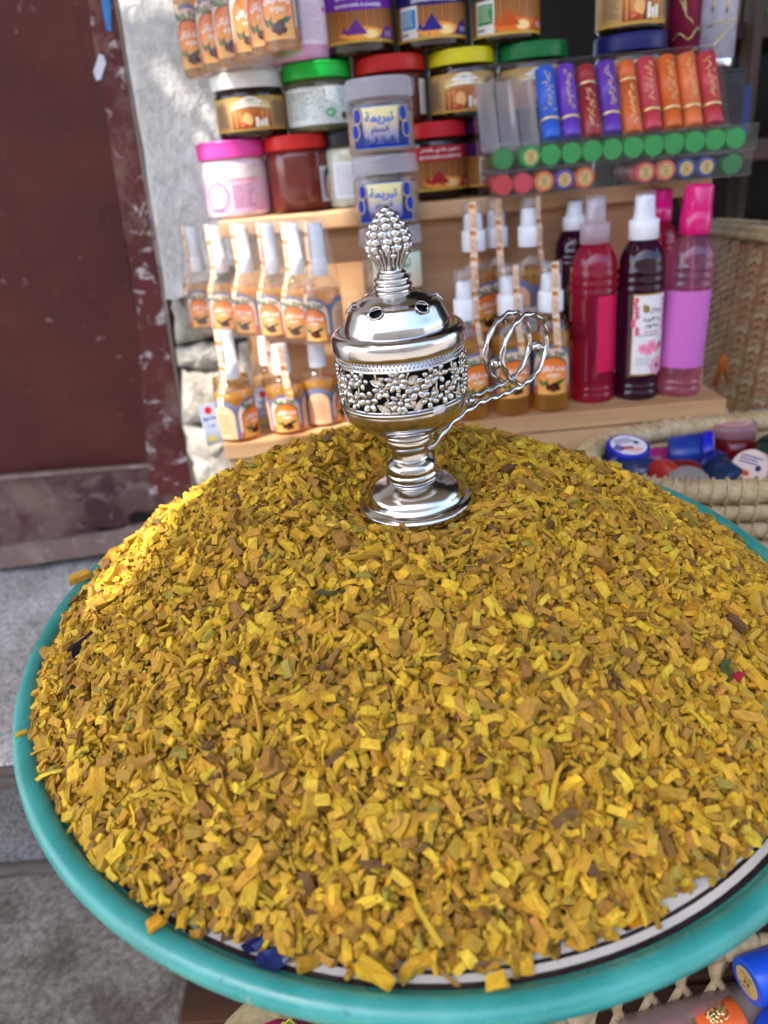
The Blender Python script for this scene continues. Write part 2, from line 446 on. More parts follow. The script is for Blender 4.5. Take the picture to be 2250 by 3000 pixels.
def _paint(base, chip, amount, rust):
    def fn(nt, bs):
        v = _coords(nt, 1.0); n1 = _noise(nt, v, 30, 8, .72, .6); n2 = _noise(nt, v, 9, 5, .6)
        ns = _noise(nt, _coords(nt, 1.0, 'Object', (1, 1, .35)), 70, 6, .75)
        c = _ramp(nt, n2, [(.35, tuple(x * .75 for x in base)), (.65, tuple(x * 1.2 for x in base))])
        c = _mix(nt, _ramp(nt, n1, [(amount, (0, 0, 0)), (amount + .05, (1, 1, 1))]), c, chip)
        c = _mix(nt, _ramp(nt, ns, [(.66, (0, 0, 0)), (.72, (.6, .6, .6))]), c, (.34, .26, .24))
        if rust: c = _mix(nt, _ramp(nt, _noise(nt, v, 12, 6, .7), [(.5 - rust * .2, (0, 0, 0)), (.62, (.8, .8, .8))]), c, (.20, .13, .10))
        nt.links.new(c, bs.inputs['Base Color'])
        nt.links.new(_ramp(nt, n1, [(.3, (.5,) * 3), (.7, (.75,) * 3)]), bs.inputs['Roughness']); bs.inputs['Specular IOR Level'].default_value = .25
        sp = _noise(nt, v, 55, 3, .6, .5); c2 = _mix(nt, _ramp(nt, sp, [(.70, (0, 0, 0)), (.78, (.35, .35, .35))]), c, (.30, .20, .18)); nt.links.new(c2, bs.inputs['Base Color'])
        _bump(nt, bs, n1, .25, .0015)
    return fn
DOORM = tex_mat('maroon_door_paint', _paint((.078, .0165, .0115), (.30, .21, .18), .65, 0))
FRAMEM = tex_mat('worn_maroon_frame_paint', _paint((.105, .020, .018), (.46, .42, .40), .565, .1))
RAILM = tex_mat('rusting_maroon_rail_paint', _paint((.060, .020, .023), (.145, .105, .105), .55, .45))
SILLM = tex_mat('rust_stained_iron', _paint((.20, .145, .12), (.36, .30, .26), .52, .8))
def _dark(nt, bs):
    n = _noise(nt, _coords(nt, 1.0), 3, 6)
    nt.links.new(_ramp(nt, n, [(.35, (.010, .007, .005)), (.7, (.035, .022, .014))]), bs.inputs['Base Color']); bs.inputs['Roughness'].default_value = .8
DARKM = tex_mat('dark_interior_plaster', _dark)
def _street(nt, bs):
    v = _coords(nt, 1.0); n = _noise(nt, v, 6, 8, .65)
    nt.links.new(_ramp(nt, n, [(.3, (.16, .14, .12)), (.7, (.34, .31, .27))]), bs.inputs['Base Color']); bs.inputs['Roughness'].default_value = .85
    _bump(nt, bs, n, .5, .01)
STREET = tex_mat('street_paving', _street)

MB().add([(-60, -60, 0), (60, -60, 0), (60, 60, 0), (-60, 60, 0)], [(0, 1, 2, 3)]).build('ground', STREET, kind='structure')
DY = .97
Z1 = hity(0, 1682, DY).z                  # upper granite step, meets the door
Y1 = hitz(0, 2240, Z1).y
Z2 = hity(0, 2545, Y1 + .01).z
XS = hitz(545, 2900, Z2).x
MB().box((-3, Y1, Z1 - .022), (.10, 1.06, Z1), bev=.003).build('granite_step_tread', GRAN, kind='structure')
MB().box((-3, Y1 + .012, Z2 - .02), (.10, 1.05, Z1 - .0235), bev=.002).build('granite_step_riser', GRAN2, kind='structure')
MB().box((-3, .02, 0.002), (XS, Y1 + .05, Z2), bev=.004).build('stone_lower_step', DIRTY, kind='structure')
MB().box((-3, Y1 - .006, Z1 - .0225), (.10, Y1 - .0005, Z1 - .001), bev=.0015).build('nosing_shade_strip', NOSE, kind='structure')  # added brown strip, makes the tread's front face look shaded
MB().box((-3, Y1 - .004, Z2 + .0005), (.10, Y1 + .010, Z2 + .008), bev=.002).build('step_foot_strip', NOSE, kind='structure')  # thin brown strip along the gap at the riser's foot

def slab(pts, Y, th, mb=None, mi=0):
    """px outline on a vertical plane, with real thickness"""
    mb = mb or MB(); P = [hity(x, y, Y) for x, y in pts]; n = len(P)
    vs = [tuple(p) for p in P] + [(p.x, p.y + th, p.z) for p in P]
    fs = [tuple(range(n))[::-1], tuple(range(n, 2 * n))] + [(i, (i + 1) % n, n + (i + 1) % n, n + i) for i in range(n)]
    return mb.add(vs, fs, mi)
# ---- maroon iron door
door = thing('iron_door', 'dark maroon painted iron door with worn frame left of the grey wall', 'door', tuple(hity(200, 1640, DY)))
def under(root, mb, name, m):
    o = mb.build(name, m, root); o.matrix_parent_inverse = Matrix.Translation(-root.location); return o
under(door, slab([(-900, -900), (150, -900), (245, 40), (385, 900), (440, 1400), (-900, 1500)], DY + .014, .03), 'panel', DOORM)
under(door, slab([(115, -900), (160, -900), (262, 40), (396, 900), (452, 1395), (425, 1400), (372, 900), (232, 40)], DY + .007, .01), 'moulding', DOORM)
under(door, slab([(150, -900), (235, -900), (330, 0), (478, 900), (563, 1445), (440, 1452), (398, 900), (258, 20)], DY, .03), 'frame', FRAMEM)
under(door, slab([(237, -900), (250, -900), (344, 0), (490, 900), (572, 1440), (565, 1440), (480, 900), (333, 0)], DY - .012, .03), 'edge_strip', SILLM)
under(door, slab([(-900, 1525), (0, 1405), (250, 1383), (440, 1368), (545, 1362), (560, 1470), (470, 1500), (420, 1530), (340, 1545), (290, 1552), (0, 1600), (-900, 1730)], DY + .004, .02), 'bottom_rail', RAILM)
under(door, slab([(-900, 1515), (0, 1395), (250, 1374), (445, 1360), (445, 1368), (250, 1384), (0, 1407), (-900, 1530)], DY - .003, .006), 'weld_bead', SILLM)
under(door, slab([(-900, 1722), (0, 1606), (330, 1560), (560, 1500), (560, 1560), (330, 1618), (0, 1668), (-900, 1790)], DY - .006, .03), 'sill', SILLM)
RH = plastic('hole_shade_black', (.006, .004, .003), .9)  # flat black slabs paint the darkness inside the rusted holes
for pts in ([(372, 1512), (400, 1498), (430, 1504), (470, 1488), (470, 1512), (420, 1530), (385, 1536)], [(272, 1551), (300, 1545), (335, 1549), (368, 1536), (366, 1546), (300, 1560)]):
    under(door, slab(pts, DY + .0025, .001), 'rust_hole_shade', RH)
o = under(door, slab([(296, -5), (322, -5), (326, 92), (312, 88), (303, 40)], DY - .0015, .001), 'paint_patch', plastic('blue_paint_patch', '#2f7cc0', .5)); o['label'] = 'blue paint smear near the top of the frame'
o = under(door, slab([(290, 158), (303, 162), (311, 185), (303, 205), (296, 232), (283, 236), (273, 210), (280, 190)], DY - .0015, .001), 'paint_patch', plastic('white_paint_patch', '#c9ccd6', .6)); o['label'] = 'white paint smear on the frame'
# ---- plaster wall with broken lower edge, stones below
wx0, wx1 = hity(492, 900, .93).x, .05
NX, NZ = 46, 90
pw = MB(); vs = []; rr = random.Random(3)
def wnoise(x, z): return .0022 * math.sin(31 * x + 17 * z) + .0018 * math.sin(53 * z - 23 * x + 1) + .001 * math.sin(140 * x + 90 * z)
for i in range(NX + 1):
    t = i / NX; xb = wx0 + (wx1 - wx0) * t
    zb = .722 - .02 * math.sin(t * 9) + (.022 if t > .25 else .04 * (t / .25) - .018) + rr.uniform(-.003, .003)
    for j in range(NZ + 1):
        z = zb + (2.2 - zb) * (j / NZ) ** 1.6
        lean = .030 * (1 - min(1, (z - .7) / .3)) if t < .5 else 0
        x = xb + (hity(346, 0, .93).x - wx0) * (1 - t) * min(2.5, (z - hity(492, 900, .93).z) / (hity(346, 0, .93).z - hity(492, 900, .93).z))
        vs.append((x, .93 + wnoise(x, z) + rr.uniform(-.0005, .0005), z))
n0 = len(vs); vs += [(x, .958, z) for x, y, z in vs]
fs = []; g = lambda i, j: i * (NZ + 1) + j
for i in range(NX):
    for j in range(NZ): fs.append((g(i, j), g(i + 1, j), g(i + 1, j + 1), g(i, j + 1)))
    fs.append((g(i, 0), n0 + g(i, 0), n0 + g(i + 1, 0), g(i + 1, 0)))
for j in range(NZ):
    fs.append((g(0, j), g(0, j + 1), n0 + g(0, j + 1), n0 + g(0, j))); fs.append((g(NX, j), n0 + g(NX, j), n0 + g(NX, j + 1), g(NX, j + 1)))
pw.add(vs, fs, 0, None, True)
wall = thing('plaster_wall', 'rough grey plaster wall with broken lower edge beside the maroon door', 'wall', (-.1, .96, 0))
under(wall, pw, 'plaster_coat', PLAST)
under(wall, MB().box((-.262, .985, .3), (.05, 1.25, 2.2)), 'wall_core', STONE)
def rock(pts, Y, th, seed):
    r = random.Random(seed); P = [hity(x, y, Y) for x, y in pts]; c = sum(P, V3()) / len(P); n = len(P)
    D = []
    for k in range(n):
        a, b = P[k], P[(k + 1) % n]
        for q in range(3): D.append(a.lerp(b, q / 3) + V3((r.uniform(-1, 1), 0, r.uniform(-1, 1))) * .0025)
    n = len(D); vs = []; sc = [(1, .03), (1.0, th * .35), (.9, .004), (.55, 0), (.2, -.001)]
    for s_, dy in sc:
        for d in D:
            p = c + (d - c) * s_; vs.append((p.x + r.uniform(-1, 1) * .0015, Y + dy + r.uniform(-1, 1) * .0022, p.z + r.uniform(-1, 1) * .0015))
    fs = []
    for i in range(len(sc) - 1):
        for k in range(n): fs.append((i * n + k, i * n + (k + 1) % n, (i + 1) * n + (k + 1) % n, (i + 1) * n + k))
    fs.append(tuple((len(sc) - 1) * n + k for k in range(n)))
    return MB().add(vs, [f[::-1] for f in fs], 0, None, True)
for k, pts in enumerate([[(500, 870), (555, 838), (640, 850), (650, 985), (585, 1000), (512, 1020), (505, 960)], [(512, 1030), (590, 1006), (660, 1000), (680, 1070), (600, 1085), (520, 1075)],
                         [(522, 1085), (600, 1092), (690, 1080), (700, 1240), (600, 1250), (530, 1240)], [(532, 1248), (610, 1258), (700, 1250), (700, 1420), (640, 1450), (575, 1440), (556, 1360)],
                         [(640, 850), (760, 850), (760, 1000), (650, 1000)], [(690, 1010), (800, 1010), (800, 1260), (700, 1260)]]):
    under(wall, rock(pts, .945, .03, k), 'stone', STONE)
# ---- shop interior, mostly dark
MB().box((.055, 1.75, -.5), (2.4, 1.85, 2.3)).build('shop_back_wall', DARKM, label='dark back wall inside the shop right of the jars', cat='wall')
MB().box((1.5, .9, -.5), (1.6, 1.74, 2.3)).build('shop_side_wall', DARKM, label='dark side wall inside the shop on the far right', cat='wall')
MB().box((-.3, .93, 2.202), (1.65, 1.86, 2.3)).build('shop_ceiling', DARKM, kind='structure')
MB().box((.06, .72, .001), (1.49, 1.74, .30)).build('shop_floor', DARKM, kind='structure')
MB().box((-6, .962, 2.303), (6, 1.3, 4.2)).build('upper_facade', PLAST, label='grey plaster facade above the shop opening, out of the picture', cat='wall')
MB().box((-6, 1.02, .0), (-.262, 1.3, 2.302)).build('side_facade', PLAST, label='grey plaster house front behind the maroon door', cat='wall')
# ---- the other side of the alley, behind the camera
MB().box((-7, -4.6, 0.001), (7, -4.2, 2.7)).build('opposite_house_wall', tex_mat('warm_plaster', lambda nt, bs: (nt.links.new(_ramp(nt, _noise(nt, _coords(nt, 1), 2, 6), [(.3, (.45, .38, .30)), (.7, (.64, .57, .48))]), bs.inputs['Base Color']), setattr(bs.inputs['Roughness'], 'default_value', .9))), label='ochre plaster house wall across the alley behind the camera', cat='wall')
# ---- unseen awning overhead, gaps cut to throw sun patches on the left
ZA = 2.15
lit = []
def litpoly(pts, Y=None, z=None):
    out = []
    for x, y in pts:
        p = hity(x, y, Y) if Y else hitz(x, y, z); t = (ZA - p.z) / SUN_TO.z
        out.append((p.x + SUN_TO.x * t, p.y + SUN_TO.y * t))
    lit.append(out)
litpoly([(520, 392), (640, 395), (730, 450), (790, 560), (800, 640), (540, 650)], .815)
litpoly([(935, 395), (992, 390), (1000, 610), (950, 640), (938, 560)], .815)
litpoly([(540, 645), (880, 630), (930, 660), (960, 630), (1075, 612), (1085, 1000), (1000, 1150), (540, 1000)], .80)
litpoly([(550, 630), (1000, 640), (1012, 1015), (550, 970)], .725)
litpoly([(470, 1000), (1010, 1000), (970, 1330), (620, 1430), (470, 1440)], .70)
litpoly([(505, 1075), (700, 1060), (700, 1450), (540, 1450)], .945)
litpoly([(612, 160), (672, 172), (690, 260), (725, 395), (640, 395)], .815)
litpoly([(880, 172), (1000, 176), (1065, 385), (930, 385), (900, 270)], .815)
litpoly([(340, -160), (540, -160), (515, 20), (470, 70), (420, 25), (360, 10)], .93)
litpoly([(590, 330), (625, 320), (630, 420), (600, 470)], .93)
litpoly([(470, 215), (520, 222), (575, 290), (565, 325), (500, 285)], .93)
litpoly([(215, 1760), (330, 1560), (400, 1450), (560, 1350), (740, 1275), (810, 1330), (740, 1410), (690, 1510), (560, 1640), (420, 1730), (300, 1800)], None, .630)
litpoly([(720, 85), (895, 80), (895, 150), (720, 175)], .79)
def inpoly(x, y, P):
    c = False
    for i in range(len(P)):
        (x0, y0), (x1, y1) = P[i - 1], P[i]
        if (y0 > y) != (y1 > y) and x < (x1 - x0) * (y - y0) / (y1 - y0) + x0: c = not c
    return c
bx = [p[0] for q in lit for p in q]; by = [p[1] for q in lit for p in q]
hx0, hx1, hy0, hy1 = min(bx) - .02, max(bx) + .02, min(by) - .02, max(by) + .02
aw = MB(); st = .0115; nx_, ny_ = int((hx1 - hx0) / st) + 1, int((hy1 - hy0) / st) + 1
hx1, hy1 = hx0 + nx_ * st, hy0 + ny_ * st
AX0, AX1, AY0, AY1 = -2.6, 2.6, -.60, 1.1
for (a, b, c, d) in ((AX0, AY0, hx0, AY1), (hx1, AY0, AX1, AY1), (hx0, AY0, hx1, hy0), (hx0, hy1, hx1, AY1)):
    aw.add([(a, b, ZA), (c, b, ZA), (c, d, ZA), (a, d, ZA)], [(0, 1, 2, 3)])
for i in range(nx_):
    for j in range(ny_):
        cx_, cy_ = hx0 + (i + .5) * st, hy0 + (j + .5) * st
        if not any(inpoly(cx_, cy_, P) for P in lit):
            x, y = hx0 + i * st, hy0 + j * st
            aw.add([(x, y, ZA), (x + st, y, ZA), (x + st, y + st, ZA), (x, y + st, ZA)], [(0, 1, 2, 3)])
awn = thing('awning', 'unseen reed awning above the stall with gaps cut to shape the sunlight', 'awning', (0, .9, ZA))
under(awn, aw, 'cloth', plastic('awning_reed', (.30, .25, .18), .8, .2, scale=20))
under(awn, MB().tube([(AX0, AY0, ZA + .02), (AX1, AY0, ZA + .02)], .018), 'pole', plastic('awning_pole', (.2, .12, .06), .7))
# ================================================================ DISPLAY TABLE AND STAND
DWOOD = wood('dark_red_wood', (.040, .014, .008), (.075, .025, .013), (.12, .042, .02), 9, 'x', .5)
PINE = wood('pale_pine', (.44, .22, .095), (.60, .34, .155), (.67, .42, .215), 8, 'x', .6, .2)
ZT = .43
txl = hitz(540, 2870, ZT).x
table = thing('wooden_table', 'dark reddish brown plank table under the turquoise plate', 'table', (.3, .4, 0))
pb = [.06, .178, .256, .336, .42, .52, .60, .672]
for k in range(len(pb) - 1):
    under(table, MB().box((txl + .002 * (k % 2), pb[k] + .0015, ZT - .025), (.92, pb[k + 1] - .0015, ZT - .001 * (k % 3)), bev=.002), 'plank', DWOOD)
for x in (txl + .03, .88):
    for y in (.09, .64): under(table, MB().box((x - .02, y - .02, .001), (x + .02, y + .02, ZT - .026), bev=.003), 'leg', DWOOD)
ZL, ZM, ZU = .598, .650, .787
sx0, sx1 = hitz(655, 1300, ZL).x, hitz(2118, 1160, ZL).x
stand = thing('stepped_display_stand', 'pale pine stepped display stand holding jars and oil bottles', 'display stand', (.1, .74, ZT))
SFY = .690
under(stand, MB().box((sx0, SFY - .004, ZL - .016), (sx1, .742, ZL), bev=.0015), 'lower_shelf', PINE)
under(stand, MB().box((sx0 + .001, .742 + .001, ZL - .016), (sx1, .812, ZL - .0006), bev=.0015), 'lower_shelf', PINE)
under(stand, MB().box((sx0 + .002, SFY, ZL - .075), (sx1 - .002, SFY + .018, ZL - .0175), bev=.0015), 'front_board', PINE)
under(stand, MB().box((sx0 + .002, SFY + .001, ZT + .001), (sx1 - .002, SFY + .018, ZL - .0775), bev=.0015), 'front_board', PINE)
under(stand, MB().box((.0, .738, ZL + .0005), (sx1 - .002, .797, ZM), bev=.0015), 'middle_step', PINE)
under(stand, MB().box((-.124, .800, ZL - .0), (.302, .815, ZU - .0165), bev=.001), 'riser_board', PINE)
under(stand, MB().box((sx0 + .011, .786, ZU - .016), (sx1 + .012, .925, ZU), bev=.002), 'upper_shelf', PINE)
for x in (sx0 + .002, sx1 - .020): under(stand, MB().box((x, SFY + .0185, ZT + .001), (x + .018, .81, ZL - .017), bev=.001), 'end_board', PINE)
# nail heads and knots are real on the front board
for px_, py_ in ((726, 1310), (1930, 1216), (690, 1345)):
    p = hity(px_, py_, SFY); under(stand, MB().lathe([(.0001, 0), (.0016, 0), (.0016, .0006), (.0003, .001)], 10, M=Matrix.Translation((p.x, SFY - .0002, p.z)) @ Matrix.Rotation(rad(90), 4, 'X')), 'nail_head', plastic('dark_nail', (.05, .03, .02), .5))

# ================================================================ PLATE
def c2w(c): return c[0] * RT - c[1] * UP + c[2] * FWD
RP = .21
PC = CAM + RP * c2w((.09898512, .25084516, 1.99717068))
PN = c2w((-.0562065, -.86049575, -.5063476)).normalized()
PB = (V3((0, 1, 0)) - PN * PN.y).normalized(); PA = PB.cross(PN)
PM = Matrix(((PA.x, PB.x, PN.x, PC.x), (PA.y, PB.y, PN.y, PC.y), (PA.z, PB.z, PN.z, PC.z), (0, 0, 0, 1)))
def _teal(nt, bs):
    v = _coords(nt, 1.0); n = _noise(nt, v, 26, 6, .6); n2 = _noise(nt, v, 160, 3)
    c = _ramp(nt, n, [(.3, (.018, .21, .18)), (.55, (.035, .29, .25)), (.75, (.09, .35, .30))])
    c = _mix(nt, _ramp(nt, n2, [(.70, (0, 0, 0)), (.76, (.7, .7, .7))]), c, (.02, .10, .10))
    nt.links.new(c, bs.inputs['Base Color']); nt.links.new(_ramp(nt, _noise(nt, v, 40, 6, .7), [(.35, (.2,) * 3), (.7, (.5,) * 3)]), bs.inputs['Roughness']); bs.inputs['Coat Weight'].default_value = .25; bs.inputs['Coat Roughness'].default_value = .25
    wr = _noise(nt, v, 75, 6, .75, .6); c = _mix(nt, _ramp(nt, wr, [(.66, (0, 0, 0)), (.70, (.75, .75, .75))]), c, (.46, .40, .26)); nt.links.new(c, bs.inputs['Base Color'])
    _bump(nt, bs, n, .25, .003)
TEAL = tex_mat('turquoise_glaze', _teal)
GLZW = plastic('white_glaze', '#cfcac2', .2, .08, .5, 40, .05); GLZK = plastic('black_glaze_line', '#2c2528', .25, .25, .4, 60, .05)
plate = thing('ceramic_plate', 'round ceramic plate with turquoise glazed rim heaped with yellow root chips', 'plate', mw=PM)
rimp = []
for k in range(15):                                            # rolled rim, top at h = +.002
    a = rad(-75 + 250 * k / 14); rimp.append((.2046 + .0055 * math.cos(a), -.0040 + .0055 * math.sin(a)))
rimp = [(.150, -.034), (.176, -.024), (.196, -.0145)] + rimp[::1]
rimp += [(.1990, -.0038), (.1974, -.0043)]
MB().lathe(rimp, 160, caps=False).build('rim', TEAL, plate)
dz = lambda r: -.0043 - (.1974 - r) * .10 - max(0, .16 - r) * .12
ins = [(.1973, -.0043), (.1952, dz(.1952)), (.1950, dz(.1950)), (.1922, dz(.1922)), (.1920, dz(.1920)), (.1906, dz(.1906)), (.1904, dz(.1904))] + [(r, dz(r)) for r in (.18, .17, .16, .14, .1, .05, .004)]
MB().lathe(ins[::-1], 128, mis=[2 if (ins[::-1][i][0] + ins[::-1][i + 1][0]) / 2 > .1949 or .19045 < (ins[::-1][i][0] + ins[::-1][i + 1][0]) / 2 < .19195 else 1 for i in range(len(ins) - 1)], mi=1, caps=False).build('dish', [TEAL, GLZW, GLZK], plate)
MB().lathe([(.085, -.052), (.105, -.052), (.108, -.044), (.151, -.0335), (.1505, -.032), (.02, -.030)], 64).build('foot', TEAL, plate)
# painted border motifs on the white dish (flat glaze print)
def on_dish(pts, lift=.0003): return [((r + .0033) * math.sin(t), -(r + .0033) * math.cos(t), dz(r + .0033) + lift) for r, t in pts]
mot = MB()
def dpoly(pts, col, lift=.0003):
    P = on_dish(pts, lift); mot.add(P, [tuple(range(len(P)))], 0, C4(col)[:3])
def arcband(r0, r1, t0, t1, col, lift=.0003):
    n = max(2, int(abs(t1 - t0) / .03)); 
    for k in range(n):
        a, b = t0 + (t1 - t0) * k / n, t0 + (t1 - t0) * (k + 1) / n; dpoly([(r0, a), (r1, a), (r1, b), (r0, b)], col, lift)
for s in range(12):
    t = s * math.pi / 6 + .24
    dpoly([(.160, t - .05), (.187, t + .052), (.187, t + .066), (.160, t - .03)], '#3a3034', .0005)
    dpoly([(.160, t + .035), (.187, t + .135), (.187, t + .150), (.160, t + .055)], '#3a3034', .0005)
    dpoly([(.160, t - .03), (.187, t + .066), (.187, t + .135), (.160, t + .035)], ['#c98a1d', '#2a8f86', '#2f3f96'][s % 3], .0003)
    for k in range(7):
        a = t + .17 + .045 * k; r = .180 - .004 * (k % 3)
        dpoly([(r, a), (r + .004, a + .012), (r, a + .026), (r - .006, a + .012)], ['#333a92', '#4a4550', '#3c3680'][k % 3], .0003)
    arcband(.1705, .1722, t + .14, t + .50, '#3a3438', .0004)
    arcband(.1645, .1698, t + .15, t + .32, '#2a9088', .0003)
mot.build('painted_border', print_mat('glaze_paint', .2, .5), plate)

# wooden block that props the plate
blk = MB().box((-.10, -.085, -.100), (.10, .085, -.0525), bev=.003)
blk.build('wooden_block', DWOOD, label='dark wooden block propping up the turquoise plate from below', cat='block', mw=PM)

# ================================================================ HEAP OF CHOPPED YELLOW ROOT
HH, HV0, HU0, HP = .0715, .043, -.018, 2.05
_EA = np.radians([-180, -135, -90, -60, -40, -20, 0, 20, 45, 90, 115, 140, 180])
_ER = np.array([.194, .1980, .1990, .1980, .1945, .1900, .1880, .1865, .1885, .1950, .1940, .1930, .195])
def edge_r(th):                         # th measured from the front (towards camera), positive to the right
    return np.interp(th, _EA, _ER) + .0012 * np.sin(9 * th + 1)
def heap_h(u, v):
    th0 = np.arctan2(u, -v); E = edge_r(th0)
    du, dv = u - HU0, v - HV0; rho = np.hypot(du, dv) + 1e-9; ex, ey = du / rho, dv / rho
    bq = HU0 * ex + HV0 * ey; cq = HU0 ** 2 + HV0 ** 2 - E ** 2
    L = -bq + np.sqrt(np.maximum(bq * bq - cq, 1e-9)); s = np.clip(rho / L, 0, 1)
    h = HH * (1 - s ** HP)
    hb = np.hypot(u - .001, (v - .0205)); h = np.minimum(h, .0520 + np.maximum(0, hb - .0345) * .62)   # hollow pressed by the burner
    lump = .0007 * np.sin(70 * u + 20 * v + 1) * np.sin(55 * v - 30 * u) + .0005 * np.sin(140 * u - 60 * v) * np.sin(120 * v + .7)
    return np.maximum(h + lump * np.clip(1 - s, 0, 1) * 2, 0)
def dish_z(r): return -.0043 - (.1974 - r) * .10 - np.maximum(0, .16 - r) * .12
def base_top(u, v):
    r = np.hypot(u, v); return np.maximum(heap_h(u, v) - .006, dish_z(np.minimum(r, .1974)))
# --- prototypes
def proto(kind, R):
    m = {0: 3, 1: 2, 2: 3, 3: 3, 4: 5}[kind]; L = 1.0
    if kind == 0: w, h = R.uniform(.32, .5), R.uniform(.30, .46); n = 4
    elif kind == 1: w, h = R.uniform(.6, .9), R.uniform(.48, .72); n = 4
    elif kind == 2: w, h = R.uniform(.42, .7), R.uniform(.36, .55); n = 8
    elif kind == 3: w, h = R.uniform(.55, .85), R.uniform(.14, .24); n = 5
    else: w, h = R.uniform(.09, .15), R.uniform(.08, .13); n = 4
    if kind == 2:
        sp = rad(R.uniform(170, 280)); th = R.uniform(.22, .36); ring = []
        for k in range(4): a = -sp / 2 + sp * k / 3; ring.append((w / 2 * math.sin(a), h * .5 * math.cos(a)))
        for k in range(4): a = sp / 2 - sp * k / 3; ring.append((w / 2 * (1 - th) * math.sin(a), h * .5 * math.cos(a) - th * h * .5))
        ring = ring[::-1]
    else:
        ring = []
        for k in range(n):
            a = 2 * math.pi * (k + .5 + .22 * (R.random() - .5)) / n; q = R.uniform(.88, 1.18) * (1.25 if n == 4 and kind in (0, 1) else 1)
            ca, sa = math.cos(a), math.sin(a)
            e = 1.0 if kind in (0, 1, 4) else .72
            ring.append((w / 2 * q * math.copysign(abs(ca) ** e, ca), h / 2 * q * math.copysign(abs(sa) ** e, sa)))
    bend = R.uniform(-.25, .25) * (1.6 if kind == 4 else 1); lift = R.uniform(-.18, .18) * (1.4 if kind in (3, 4) else 1); tw = R.uniform(-.5, .5)
    V = []; LC = []
    ske = [R.uniform(-.22, .22), R.uniform(-.22, .22)]
    for i in range(m):
        t = i / (m - 1) * 2 - 1; s_ = 1 - R.uniform(0, .22) * (abs(t) > .9) + R.uniform(-.10, .10); ta = tw * t * .4
        for k, (y, z) in enumerate(ring):
            y2, z2 = y * math.cos(ta) - z * math.sin(ta), y * math.sin(ta) + z * math.cos(ta)
            x = t * .5 * L + (ske[0] * y2 + ske[1] * z2) * t + (R.uniform(-.09, .09) if abs(t) > .9 else R.uniform(-.03, .03))
            V.append((x, y2 * s_ + bend * (t * t - .5) * .5 + R.uniform(-.012, .012), z2 * s_ + lift * (t * t - .5) * .5 + R.uniform(-.012, .012)))
            LC.append((t * .5, k / n, 0.))
    Fc = []
    for i in range(m - 1):
        for k in range(n):
            k2 = (k + 1) % n
            Fc.append((i * n + k, (i + 1) * n + k, (i + 1) * n + k2)); Fc.append((i * n + k, (i + 1) * n + k2, i * n + k2))
    if kind == 2:
        for e, off in ((0, 0), (1, (m - 1) * n)):
            for k in range(3):
                q = (off + k, off + k + 1, off + 6 - k, off + 7 - k)
                tri = [(q[0], q[1], q[2]), (q[0], q[2], q[3])]
                Fc += tri if not e else [t[::-1] for t in tri]
    else:
        for k in range(1, n - 1): Fc.append((0, k, k + 1)); Fc.append(((m - 1) * n, (m - 1) * n + k + 1, (m - 1) * n + k))
    V = np.array(V)
    return V, np.array(Fc), np.array(LC), (1.0, np.ptp(V[:, 1]), np.ptp(V[:, 2]))
_R = random.Random(11)
PK = [0] * 16 + [1] * 12 + [2] * 7 + [3] * 3 + [4] * 2
PROT = [proto(k, _R) for k in PK]
NCH = 56000
CS, GN = .0007, 616
gg = (np.arange(GN) - GN / 2 + .5) * CS
GU, GV = np.meshgrid(gg, gg, indexing='ij')
HM = np.where(np.hypot(GU, GV) < .205, base_top(GU, GV) - .0040, -.02)
HM = np.maximum(HM, np.where(np.hypot(GU, GV) < .1974, dish_z(np.minimum(np.hypot(GU, GV), .1974)), -.02))
TH = np.where(np.hypot(GU, GV) < .2005, heap_h(GU, GV), .05)
sx_ = np.linspace(-.5, .5, 7); sy_ = np.linspace(-.5, .5, 4)
SX, SY = np.meshgrid(sx_, sy_, indexing='ij'); SX = SX.ravel(); SY = SY.ravel()
chips = []
cr = np.random.default_rng(21)
n_ok = 0
